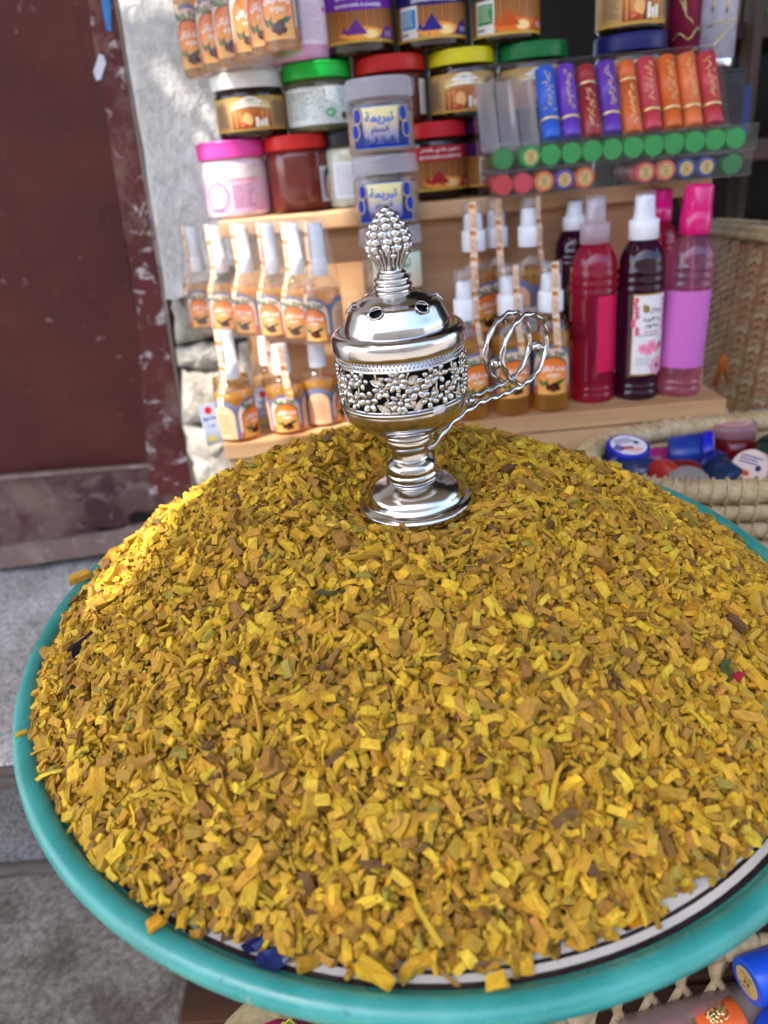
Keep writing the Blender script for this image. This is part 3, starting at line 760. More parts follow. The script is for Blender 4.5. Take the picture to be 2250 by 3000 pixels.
while n_ok < NCH:
    best = None
    for _c in range(2):                           # of two spots take the one lying lowest under the target surface
        r = .2 * math.sqrt(cr.random()); th = cr.uniform(-math.pi, math.pi); u, v = r * math.sin(th), -r * math.cos(th)
        a_, b_ = int(u / CS + GN / 2), int(v / CS + GN / 2); e_ = HM[a_, b_] - TH[a_, b_]
        if best is None or e_ < best[0]: best = (e_, r, th, u, v)
    _, r, th, u, v = best
    E = edge_r(np.array(th))
    if r > E + abs(cr.normal(0, .0022)): continue
    if r > E - .006 and cr.random() < .25: continue
    if math.hypot(u - .002, v - .0235) < .0285: 
        if cr.random() < .8: continue
    if v > .10 and cr.random() < .35: continue
    k = int(cr.integers(len(PROT))); kind = PK[k]; V_, F_, LC_, dm = PROT[k]
    L = float(np.clip(cr.lognormal(math.log(.0049), .34), .0022, .0108)) * (1.0 if kind != 4 else 2.1) * (.78 if kind == 1 else 1.0)
    if cr.random() < .22: L *= .6
    ang = cr.uniform(0, 2 * math.pi); ca, sa = math.cos(ang), math.sin(ang)
    W, H = dm[1] * L, dm[2] * L
    fu = u + (SX * ca * L - SY * sa * W); fv = v + (SX * sa * L + SY * ca * W)
    iu = np.clip(((fu / CS) + GN / 2).astype(int), 0, GN - 1); iv = np.clip(((fv / CS) + GN / 2).astype(int), 0, GN - 1)
    hh = HM[iu, iv]; g9 = hh.reshape(7, 4)
    sl_x = (g9[5:].sum() - g9[:2].sum()) / 8 / (L * .83); sl_y = (g9[:, 2:].sum() - g9[:, :2].sum()) / 14 / (W * .67 + 1e-6)
    lim = .75; sl_x = float(np.clip(sl_x, -lim, lim)) + cr.normal(0, .26); sl_y = float(np.clip(sl_y, -lim, lim)) + cr.normal(0, .34)
    plane = SX * L * sl_x + SY * W * sl_y
    z = float(np.partition(hh - plane, 18)[18]) + H * .34
    HM[iu, iv] = np.maximum(hh, z + plane + H * .30)
    # rotation: x axis along chip on slope
    X = np.array([ca, sa, sl_x]); X /= np.linalg.norm(X)
    Yv = np.array([-sa, ca, sl_y]); Zv = np.cross(X, Yv); Zv /= np.linalg.norm(Zv); Yv = np.cross(Zv, X)
    if cr.random() < .5: Yv, Zv = -Yv, -Zv
    chips.append((k, L, u, v, z, X, Yv, Zv)); n_ok += 1
def chip_colors(n):
    t = cr.random(n); pal = np.array([lin('#d6aa2c'), lin('#c69a30'), lin('#b28632'), lin('#e2bc38'), lin('#9a7030'), lin('#a29038'), lin('#6c4e2a'), lin('#cc982a')])
    pr = np.array([.28, .26, .17, .13, .055, .025, .02, .06]); idx = cr.choice(len(pal), n, p=pr)
    return np.clip(pal[idx] * cr.normal(1, .10, (n, 1)) * cr.normal(1, .04, (n, 3)), .004, .9)
CC = chip_colors(len(chips))
PMn = np.array(PM)
def chip_world(c): return PMn[:3, :3] @ np.array([c[2], c[3], c[4]]) + PMn[:3, 3]
CW = np.array([chip_world(c) for c in chips]); dcam = CW - np.array(CAM)
dep = dcam @ np.array(FWD); pxx = 1125 + F * (dcam @ np.array(RT)) / dep; pyy = 1500 - F * (dcam @ np.array(UP)) / dep
hiu = np.array([min(GN - 1, max(0, int(c[2] / CS + GN / 2))) for c in chips]); hiv = np.array([min(GN - 1, max(0, int(c[3] / CS + GN / 2))) for c in chips])
cov = HM[hiu, hiv] - np.array([c[4] for c in chips])
size = np.array([c[1] for c in chips]) * np.array([PROT[c[0]][3][1] ** .5 for c in chips]) / dep
score = np.where((cov < .0022) & (pxx > 10) & (pxx < 2240) & (pyy < 2990) & (pyy > 1250), size, 0)
big = set(np.argsort(-score)[:300].tolist())
def chip_mat(name, objcol):
    if name in MATS: return MATS[name]
    m, nt, bs, out = newmat(name)
    if objcol:
        oi = nt.nodes.new('ShaderNodeObjectInfo'); colr = oi.outputs['Color']; rnd = oi.outputs['Random']
    else:
        a = nt.nodes.new('ShaderNodeVertexColor'); a.layer_name = 'Col'; colr = a.outputs[0]; rnd = None
    lc = nt.nodes.new('ShaderNodeAttribute'); lc.attribute_name = 'lc'
    mp = nt.nodes.new('ShaderNodeMapping'); mp.inputs['Scale'].default_value = (1.3, 13, 1); nt.links.new(lc.outputs['Vector'], mp.inputs[0])
    fib = _noise(nt, mp.outputs[0], 2.6, 4, .65)
    obn = _noise(nt, _coords(nt, 1.0, 'Object' if not objcol else 'Generated'), 230 if not objcol else 3, 3)
    c = _mix(nt, .72, colr, _ramp(nt, fib, [(.34, (.46, .36, .22)), (.54, (1, 1, 1))]), 'MULTIPLY')
    c = _mix(nt, .40, c, _ramp(nt, obn, [(.36, (.62, .50, .38)), (.6, (1.0, 1.0, .92))]), 'MULTIPLY')
    nt.links.new(c, bs.inputs['Base Color']); bs.inputs['Roughness'].default_value = .72; bs.inputs['Specular IOR Level'].default_value = .3
    _bump(nt, bs, fib, .6, .0006)
    MATS[name] = m; return m
CHM, CHO = chip_mat('chopped_root', False), chip_mat('chopped_root_single', True)
VS, FS, LCs, CCs = [], [], [], []; off = 0
for i, (k, L, u, v, z, X, Yv, Zv) in enumerate(chips):
    if i in big: continue
    V_, F_, LC_, dm = PROT[k]
    VS.append((V_ * L) @ np.stack([X, Yv, Zv]) + np.array([u, v, z])); FS.append(F_ + off); off += len(V_)
    LCs.append(LC_ + np.array([cr.random() * 50, cr.random() * 50, 0])); CCs.append(np.repeat(CC[i][None], len(V_), 0))
VS = np.concatenate(VS); FS = np.concatenate(FS); LCs = np.concatenate(LCs); CCs = np.concatenate(CCs)
me = bpy.data.meshes.new('root_chips')
me.vertices.add(len(VS)); me.vertices.foreach_set('co', VS.astype(np.float32).ravel())
me.loops.add(FS.size); me.loops.foreach_set('vertex_index', FS.astype(np.int32).ravel())
me.polygons.add(len(FS)); me.polygons.foreach_set('loop_start', np.arange(0, FS.size, 3, dtype=np.int32)); me.polygons.foreach_set('loop_total', np.full(len(FS), 3, dtype=np.int32))
at = me.color_attributes.new('Col', 'FLOAT_COLOR', 'POINT'); at.data.foreach_set('color', np.concatenate([CCs, np.ones((len(CCs), 1))], 1).astype(np.float32).ravel())
al = me.attributes.new('lc', 'FLOAT_VECTOR', 'POINT'); al.data.foreach_set('vector', LCs.astype(np.float32).ravel())
me.materials.append(CHM); me.update(calc_edges=True); me.validate(); me.shade_flat()
link('root_chips', me, None, 'heap of dried chopped yellow root chips filling the turquoise plate', 'root chips', kind='stuff', mw=PM)
# core of the heap under the chips
cm = MB(); nr, na = 26, 72; vs = []
for i in range(nr + 1):
    for j in range(na):
        a = 2 * math.pi * j / na; rr_ = (float(edge_r(np.array(a))) - .010) * i / nr; u, v = rr_ * math.sin(a), -rr_ * math.cos(a)
        vs.append((u, v, max(float(heap_h(np.array(u), np.array(v))) - .0135, dz(rr_) + .0006)))
cm.add(vs, [(i * na + j, i * na + (j + 1) % na, (i + 1) * na + (j + 1) % na, (i + 1) * na + j)[::-1] for i in range(nr) for j in range(na)], 0, None, True)
cm.build('root_chip_core', plastic('root_chip_dust', (.20, .115, .02), .9, .3, scale=300, bump=.6), label='dusty inner mass of the yellow root heap under the chips', cat='root chips', kind='stuff', mw=PM)
PMESH = []
for (V_, F_, LC_, dm) in PROT:
    me = bpy.data.meshes.new('root_chip'); me.from_pydata(V_.tolist(), [], F_.tolist())
    al = me.attributes.new('lc', 'FLOAT_VECTOR', 'POINT'); al.data.foreach_set('vector', LC_.astype(np.float32).ravel()); me.materials.append(CHO); me.shade_flat(); PMESH.append(me)
def chip_obj(k, L, pos, X, Yv, Zv, col, label, group, name='root_chip', cat='root chip', mesh=None):
    M = Matrix(((X[0] * L, Yv[0] * L, Zv[0] * L, pos[0]), (X[1] * L, Yv[1] * L, Zv[1] * L, pos[1]), (X[2] * L, Yv[2] * L, Zv[2] * L, pos[2]), (0, 0, 0, 1)))
    o = link(name, mesh or PMESH[k], None, label, cat, group, mw=PM @ M); o.color = (col[0], col[1], col[2], 1); return o
for i in sorted(big):
    k, L, u, v, z, X, Yv, Zv = chips[i]
    chip_obj(k, L, (u, v, z), X, Yv, Zv, CC[i], 'dried yellow root chip lying loose on the surface of the heap', 'larger root chips on the heap surface')
# --- stray pieces that stand out
def on_plate(px_, py_, h):
    d = ray(px_, py_); t = ((PC + PN * h) - CAM).dot(PN) / d.dot(PN); return PM.inverted() @ (CAM + d * t)
def stray(px_, py_, h, k, L, ang, col, label, name='root_chip', cat='root chip', tilt=.1):
    q = on_plate(px_, py_, h); ca, sa = math.cos(ang), math.sin(ang)
    X = np.array([ca, sa, tilt]); X /= np.linalg.norm(X); Yv = np.array([-sa, ca, 0.]); Zv = np.cross(X, Yv); Zv /= np.linalg.norm(Zv)
    return chip_obj(k, L, (q.x, q.y, h), X, Yv, Zv, lin(col), label, None, name, cat)
stray(453, 2703, .004, 17, .0062, .6, '#d89a22', 'orange root chip lying alone on the front left turquoise rim')
stray(537, 2690, .001, 28, .0078, 1.3, '#d6a822', 'curled yellow chip overhanging the black line left of the orange chip')
stray(1100, 2850, .002, 5, .0135, -.65, '#dcb02c', 'long curled yellow root piece lying across the front rim lines')
stray(1452, 2872, .0035, 19, .0066, .15, '#dcae28', 'square yellow chip lying on the front turquoise rim')
stray(63, 2147, .004, 20, .0045, .4, '#d2ac2a', 'tiny yellow chip on the left turquoise rim')
stray(232, 1690, .004, 3, .0115, .5, '#d4a238', 'tan chip sticking out over the rear left rim')
stray(1240, 2818, .000, 21, .0060, .1, '#d2a024', 'small square yellow chip on the white border at the front')
for px_, py_, L, ang, lab in ((255, 1880, .017, .9, 'glossy black strip among chips near the left rim'), (225, 2005, .006, .3, 'small black crumb among chips near the left rim')):
    q = on_plate(px_, py_, .012); th = float(heap_h(np.array(q.x), np.array(q.y)))
    q = on_plate(px_, py_, th + .004)
    chip_obj(34, L, (q.x, q.y, th + .003), np.array([math.cos(ang), math.sin(ang), .15]), np.array([-math.sin(ang), math.cos(ang), 0]), np.array([0, 0, 1.]), (.006, .006, .008), lab, None, 'black_scrap', 'scrap')
for px_, py_, L, col, ang, lab, nm in ((990, 1730, .0115, '#5c5a3a', .15, 'flat olive green splinter behind the middle of the heap', 'green_splinter'), (2158, 1985, .0055, '#b01f3a', .8, 'tiny red crumb near the right edge of the heap', 'red_crumb'), (2125, 1965, .009, '#4b5a30', 1.2, 'small green seed husk beside the red crumb', 'green_husk')):
    q = on_plate(px_, py_, .03)
    for _ in range(5): q = on_plate(px_, py_, float(heap_h(np.array(q.x), np.array(q.y))) + .004)
    chip_obj(38 if nm == 'green_splinter' else 3 if 'green' in nm else 17, L * (1.5 if nm == 'green_splinter' else 1), (q.x, q.y, float(heap_h(np.array(q.x), np.array(q.y))) + .0045), np.array([math.cos(ang), math.sin(ang), .1]), np.array([-math.sin(ang), math.cos(ang), 0]), np.array([0, 0, 1.]), lin(col), lab, None, nm, 'scrap')
BLUEP = plastic('blue_plastic_scrap', '#15265e', .25, .3)
for px_, py_, s_, lab in ((742, 2740, .0085, 'crumpled dark blue plastic scrap on the white border left of front'), (800, 2795, .0105, 'flat dark blue plastic scrap over the black rim line')):
    q = on_plate(px_, py_, 0); r_ = random.Random(int(px_)); bmv = []
    for i in range(4):
        for j in range(4): bmv.append(((i - 1.5) / 3 * s_ + r_.uniform(-.0012, .0012), (j - 1.5) / 3 * s_ * .75 + r_.uniform(-.0012, .0012), r_.uniform(0, .0025)))
    vs = bmv + [(x, y, z - .0005) for x, y, z in bmv]
    fs = [(i * 4 + j, (i + 1) * 4 + j, (i + 1) * 4 + j + 1, i * 4 + j + 1) for i in range(3) for j in range(3)]; fs += [tuple(16 + a for a in f[::-1]) for f in fs]
    MB().add(vs, fs).build('plastic_scrap', BLUEP, label=lab, cat='scrap', mw=PM @ Matrix.Translation((q.x, q.y, dz(min(.1974, math.hypot(q.x, q.y))) + .0015)) @ Matrix.Rotation(.5, 4, 'Z'))
# ================================================================ INCENSE BURNER
SILV = chrome('polished_tin', (.64, .615, .60), .08, 60, .16); SILB = chrome('cast_tin', (.56, .53, .49), .16, 200, .14)
MATTEK = plastic('matte_black', (.008, .008, .008), .6)  # near-black surface seen through the flower band and lid holes
bt, br_ = rad(27), rad(7.2)
BAX = c2w((-math.sin(br_) * math.cos(bt), -math.cos(br_) * math.cos(bt), -math.sin(bt))).normalized()
BP = PC + PB * .0215 + PN * .0545
_bx = (RT - BAX * RT.dot(BAX)).normalized(); _by = BAX.cross(_bx)
BM = Matrix(((_bx.x, _by.x, BAX.x, BP.x), (_bx.y, _by.y, BAX.y, BP.y), (_bx.z, _by.z, BAX.z, BP.z), (0, 0, 0, 1)))
burner = thing('incense_burner', 'silver metal incense burner with flower band and ring handle standing on the heap', 'incense burner', mw=BM)
mm = lambda L: [(r / 1000, z / 1000) for r, z in L]
def bez(P, n=4):                                   # Catmull smoothing of a profile
    out = []
    for i in range(len(P) - 1):
        p0, p1, p2, p3 = P[max(i - 1, 0)], P[i], P[i + 1], P[min(i + 2, len(P) - 1)]
        for k in range(n):
            t = k / n
            out.append(tuple(.5 * (2 * p1[j] + (p2[j] - p0[j]) * t + (2 * p0[j] - 5 * p1[j] + 4 * p2[j] - p3[j]) * t * t + (3 * p1[j] - p0[j] - 3 * p2[j] + p3[j]) * t ** 3) for j in range(2)))
    return out + [P[-1]]
MB().lathe(mm([(29, -1.5), (30.9, -1.2), (31.4, .6), (31.2, 2.2), (30.3, 3.6), (28.6, 4.6), (27.3, 4.8), (26.6, 5.2), (26.2, 6.0)] + bez([(25.6, 7.0), (24.3, 9.6), (21.5, 12.2), (17.6, 14.2), (14.2, 15.4), (13.0, 16.0)]) + [(12.4, 16.2)]), 72).build('base', SILV, burner)
MB().lathe(mm([(12.6, 15.8), (13.6, 16.0), (13.9, 16.6), (13.9, 19.4), (13.5, 19.9), (13.5, 19.9)] + bez([(13.3, 20.2), (13.5, 22), (12.9, 24.5), (11.6, 26.2), (10.4, 27.2)]) + [(9.9, 27.6), (9.9, 27.6)] + bez([(9.7, 28), (9.4, 31), (9.6, 33)]) + [(10.4, 33.4)] + bez([(10.6, 33.6), (11.9, 35.2), (12.4, 37.2), (12.2, 39.2)]) + [(12.4, 39.6), (12.2, 41.6)]), 56).build('stem', SILV, burner)
MB().lathe(mm([(11.8, 41.2)] + bez([(13.2, 41.6), (15.8, 42.6), (21.5, 45.6), (26.5, 49.2), (29.6, 53.0), (31.0, 57.0), (31.3, 59.5)]) + [(31.9, 60.0), (32.2, 60.6), (31.9, 61.2), (30.6, 61.2), (30.4, 60.2), (28.0, 53.0), (12, 44)]), 80).build('bowl', SILV, burner)
MB().lathe(mm([(27.3, 52.2), (27.6, 60), (27.6, 80), (27.2, 84), (26.5, 84), (26.4, 55), (2, 55)]), 48).build('charcoal_cup', MATTEK, burner)
# flower band: rims, beaded strip, stems, leaves, flowers
RB = 30.6
def cyl(u, v, w=0.0):                                # u mm along arc, v height mm, w mm outwards
    a = u / RB; r = (RB + w) / 1000; return V3((r * math.sin(a), -r * math.cos(a), v / 1000))
bnd = MB()
bnd.lathe(mm([(30.2, 61.0), (31.0, 61.2), (31.1, 62.2), (30.2, 62.4)]), 80)
bnd.lathe(mm([(30.1, 80.6), (31.2, 80.8), (31.2, 81.6), (30.4, 82.0), (30.4, 85.8), (30.1, 86.0)]), 80)
bnd.build('band_rim', SILB, burner)
bd = MB(); CIRC = 2 * math.pi * RB; nb = 96
for row in (82.9, 84.7):
    for k in range(nb):
        p = cyl(CIRC * (k + (.5 if row > 84 else 0)) / nb, row, .1); bd.ball(p, .00068, seg=6, rings=4)
bd.build('beaded_strip', SILB, burner)
def petal_flower(n, r):
    m = MB()
    for k in range(n):
        a = 2 * math.pi * k / n; M = Matrix.Rotation(a, 4, 'Z') @ Matrix.Translation((r * .62, 0, .0002)) @ Matrix.Rotation(-.25, 4, 'Y')
        m.ball((0, 0, 0), (r * .40, r * (.235 if n > 6 else .30), .00085), M=M, seg=8, rings=6)
    m.ball((0, 0, .0005), (r * .27, r * .27, .0011), seg=8, rings=6); return m.mesh('flower', SILB)
FL = [petal_flower(9, .0056), petal_flower(6, .0058), petal_flower(5, .0046)]
def leaf_mesh(L, w):
    m = MB(); vs = []; n = 7
    for i in range(n):
        t = i / (n - 1); ww = w * math.sin(math.pi * min(.98, t * .94 + .03)) ** .8; vs += [(t * L, -ww, .0003), (t * L, -ww * .45, .0001 - .0004), (t * L, 0, .0008), (t * L, ww * .45, -.0003), (t * L, ww, .0003)]
    m.add(vs, [(i * 5 + j, (i + 1) * 5 + j, (i + 1) * 5 + j + 1, i * 5 + j + 1) for i in range(n - 1) for j in range(4)], 0, None, True)
    v2 = [(x, y, z - .0007) for x, y, z in vs]; m.add(v2, [(i * 5 + j, i * 5 + j + 1, (i + 1) * 5 + j + 1, (i + 1) * 5 + j) for i in range(n - 1) for j in range(4)], 0, None, True)
    return m.mesh('leaf', SILB)
LF = [leaf_mesh(.0075, .0018), leaf_mesh(.0058, .0021)]
def at_cyl(u, v, w, rot=0.0):
    a = u / RB; n = V3((math.sin(a), -math.cos(a), 0)); t = V3((math.cos(a), math.sin(a), 0)); z = V3((0, 0, 1)); p = cyl(u, v, w)
    return Matrix(((t.x, z.x, n.x, p.x), (t.y, z.y, n.y, p.y), (t.z, z.z, n.z, p.z), (0, 0, 0, 1))) @ Matrix.Rotation(rot, 4, 'Z')
unit = CIRC / 5; stems = MB()
def stem(pts, r=.00062):
    P = []
    for i in range(len(pts) - 1):
        for k in range(5): t = k / 5; P.append(cyl(pts[i][0] + (pts[i + 1][0] - pts[i][0]) * t, pts[i][1] + (pts[i + 1][1] - pts[i][1]) * t, .05))
    P.append(cyl(pts[-1][0], pts[-1][1], .05)); stems.tube(P, r, 6)
for q in range(5):
    u0_ = -unit / 2 + unit * q - 3
    for (du, v, k, rt_) in ((5, 67.5, 1, .2), (12.5, 73.0, 2, .5), (19.5, 77.0, 0, 0), (20.5, 66.8, 0, .3), (28.5, 72.5, 1, .1), (34.5, 66.5, 2, .8), (35.5, 77.3, 2, .2), (2.0, 77.2, 2, 0)):
        link('flower', FL[k], burner, mw=at_cyl(u0_ + du, v, .25, rt_))
    for (du, v, rt_, k) in ((8.5, 70, .6, 0), (9.5, 66, -.5, 0), (14.2, 68.0, -1.9, 0), (14.8, 68.0, -1.2, 0), (15.5, 70.5, 2.4, 1), (16.5, 74.5, 1.0, 1), (24.0, 72.8, .4, 1), (24.4, 73.4, 2.2, 0), (24.6, 70.5, -1.3, 0), (30.8, 67.4, -2.2, 0), (31.4, 68.5, 1.3, 0), (33, 72.5, .9, 1), (7, 77.5, -.2, 0), (14, 79, -2.6, 1), (25.5, 78.4, -.9, 0), (37, 72, -1.6, 1), (29.5, 78.5, -2.7, 1)):
        link('leaf', LF[k], burner, mw=at_cyl(u0_ + du, v, .15, rt_))
    for pts in ([(5, 67), (9, 70), (12, 73), (16, 76), (19, 77)], [(12, 73), (15, 69), (14.5, 64), (14.5, 62)], [(20, 67), (24, 71.5), (28, 72.5), (32, 76), (35, 77)], [(28.5, 72.5), (31, 68), (34, 66.5), (38, 69), (38.5, 74), (40.4, 77.2)], [(24, 71.5), (23, 76), (25.5, 80.8)], [(5, 67), (4, 63), (3.5, 62)], [(20, 67), (20, 62)], [(2, 77), (2.5, 81)], [(12.5, 73), (10, 78), (10, 81)], [(34.5, 66), (34, 62)]):
        stem([(u0_ + a, b) for a, b in pts])
stems.build('stems', SILB, burner)
# lid: flange, dome with holes, collar, finial
MB().lathe(mm([(29.8, 85.6), (31.4, 85.4), (32.2, 86.0), (32.4, 88.2)] + bez([(32.4, 89.5), (32.2, 92.0), (31.2, 94.0), (29.2, 95.0), (27.2, 95.2)]) + [(25.9, 95.0), (25.4, 95.2), (24.0, 95.1), (24, 86.5)]), 88).build('lid_flange', SILV, burner)
dome = MB(); prof = bez([(25.5, 95.0), (25.0, 98.0), (23.6, 101.4), (21.2, 106.2), (18.2, 107.3), (14.8, 109.4), (11.6, 110.8), (9.0, 111.3)], 6); seg = 120
HOLES = [(-.42, 106.2), (.62, 106.2), (1.66, 106.2), (2.7, 106.2), (-1.47, 106.2), (-2.5, 106.2)]
pts_ = []
for r, z in prof:
    for k in range(seg): a = 2 * math.pi * k / seg; pts_.append((r * math.sin(a) / 1000, -r * math.cos(a) / 1000, z / 1000))
fs = []
hc = []
for a, z in HOLES:
    rr2 = np.interp(z, [p[1] for p in prof], [p[0] for p in prof]); hc.append(V3((rr2 * math.sin(a), -rr2 * math.cos(a), z)) / 1000)
for i in range(len(prof) - 1):
    for k in range(seg):
        f = (i * seg + k, i * seg + (k + 1) % seg, (i + 1) * seg + (k + 1) % seg, (i + 1) * seg + k)
        c = sum((V3(pts_[j]) for j in f), V3()) / 4
        if any((c - h).length < .0031 for h in hc): continue
        fs.append(f)
dome.add(pts_, fs, 0, None, True)
do = dome.build('lid_dome', SILV, burner)
sm = do.modifiers.new('thickness', 'SOLIDIFY'); sm.thickness = .0007; sm.offset = -1
MB().lathe(mm([(23.6, 94), (23.2, 99), (20.5, 103.5), (15, 107.5), (3, 109)]), 48).build('lid_inside', MATTEK, burner)
for h, (a, z) in zip(hc, HOLES):                  # rolled hole lips hide the cut edge
    nrm = V3((h.x, h.y, h.length * .30)).normalized(); nrm = V3((h.x, h.y, 0)).normalized() * .72 + V3((0, 0, .69))
    t = V3((0, 0, 1)).cross(nrm).normalized(); b = nrm.cross(t)
    MB().tube([h + nrm * .0001 + t * (.0033 * math.cos(x)) + b * (.0031 * math.sin(x)) for x in np.linspace(0, 2 * math.pi, 22)[:-1]], .00032, 6, closed=True).build('hole_lip', SILV, burner)
MB().lathe(mm([(9.6, 110.6), (8.2, 112.0)] + bez([(8.4, 112.4), (9.1, 113.2), (9.2, 114.3), (8.4, 115.2)]) + [(7.6, 115.4)] + bez([(8.0, 115.7), (8.6, 116.6), (8.5, 117.5), (7.6, 118.2)]) + [(6.6, 118.5)] + bez([(6.8, 118.8), (7.0, 119.6), (6.4, 120.2)]) + [(5.9, 120.6), (5.6, 122.0), (6.0, 124), (6.9, 127), (8.0, 130), (7.5, 133)]), 48).build('finial_neck', SILV, burner)
for k in range(8):                                # calyx of curled leaves
    a = 2 * math.pi * k / 8 + .2; m = MB(); R_ = Matrix.Rotation(a, 4, 'Z')
    for off, w in ((-2.2, .5), (0, .62), (2.2, .5)):
        m.tube([(5.8 / 1000, off * .45 / 1000, .1215), (6.6 / 1000, off * .75 / 1000, .1245), (8.0 / 1000, off / 1000, .1275), (9.6 / 1000, off * 1.05 / 1000, .1300), (10.7 / 1000, off / 1000, .1318)], [w / 1000, w * 1.3 / 1000, w * 1.5 / 1000, w * 1.4 / 1000, w / 1000], 6, M=R_)
    m.ball((.0103, 0, .1320), .0011, M=R_, seg=8, rings=6); m.ball((.0093, 0, .1283), (.0012, .0015, .0013), M=R_, seg=8, rings=6)
    m.build('calyx_leaf', SILB, burner)
berry = MB().ball((0, 0, 0), 1, seg=12, rings=8).mesh('berry', SILV)
zb_ = [(131.6, 8.7, 11, 2.35), (134.6, 8.5, 11, 2.4), (137.5, 7.6, 10, 2.35), (140.3, 6.2, 8, 2.35), (142.8, 4.4, 6, 2.3), (144.8, 2.5, 4, 2.1), (146.8, .3, 1, 2.3)]
for q, (z, r, n, s_) in enumerate(zb_):
    for k in range(n):
        a = 2 * math.pi * (k + .5 * (q % 2) + random.uniform(-.14, .14)) / n + q * .37; zz = z + random.uniform(-.5, .5)
        link('berry', berry, burner, mw=Matrix.Translation((r * math.cos(a) / 1000, r * math.sin(a) / 1000, zz / 1000)) @ Matrix.Scale(s_ / 1000, 4))
MB().lathe(mm([(8, 131), (8, 134), (7, 138), (5, 141.5), (.4, 145.5)]), 20).build('berry_core', SILB, burner)
# handle: two twisted wires that run out and curl into a finger ring
path = bez([(12.4, 26.5), (15.7, 28.5), (30, 36.5), (48.6, 40.5), (68, 39), (88, 38.6), (104, 42.5), (114, 55), (111, 70), (97, 77.5), (81.5, 74), (72.4, 61.5), (76, 48), (87, 39.8)], 10)
HA = rad(45); hd = V3((math.cos(HA), math.sin(HA), 0)); hn = V3((math.sin(HA), -math.cos(HA), 0))
for s_ in (-1, 1):
    m = MB(); ctr = []
    for i, (r, z) in enumerate(path):
        sep = 6.0 * min(1, .12 + i / 32); ctr.append((hd * r + V3((0, 0, z)) + hn * (s_ * sep)) / 1000)
    acc = 0; acs = [0]
    for i in range(1, len(ctr)): acc += (ctr[i] - ctr[i - 1]).length; acs.append(acc)
    N = 200
    cx = [np.interp(np.linspace(0, acc, N), acs, [c[j] for c in ctr]) for j in range(3)]
    cc = [V3((cx[0][i], cx[1][i], cx[2][i])) for i in range(N)]; vs = []; sg = 8
    for i in range(N):                            # flat wire twisted along its length
        tg = (cc[min(i + 1, N - 1)] - cc[max(i - 1, 0)]).normalized(); n1 = tg.cross(hn).normalized(); a = 2 * math.pi * acc * i / N / .021
        e1, e2 = n1 * math.cos(a) + hn * math.sin(a), hn * math.cos(a) - n1 * math.sin(a)
        for k in range(sg): t = 2 * math.pi * k / sg; vs.append(cc[i] + e1 * (.00185 * math.cos(t)) + e2 * (.00122 * math.sin(t)))
    m.add(vs, [(i * sg + k, i * sg + (k + 1) % sg, (i + 1) * sg + (k + 1) % sg, (i + 1) * sg + k) for i in range(N - 1) for k in range(sg)], 0, None, True)
    m.build('handle_wire', SILV, burner)
for (r, z) in ((50, 40.6), (113.2, 54), (73.6, 55)):
    p = (hd * r + V3((0, 0, z))) / 1000; o = MB().ball(p, .0033, seg=16, rings=10)
    o.tube([p - hn * .006, p + hn * .006], .0009, 8); o.build('handle_bead', SILV, burner)
# scrap of white glue under the band
cp = at_cyl(16, 60.5, 1.2); MB().ball((0, 0, 0), (.004, .0022, .0009), M=cp, seg=8, rings=5).build('glue_spot', plastic('dried_glue', '#c8c4c0', .4), burner)
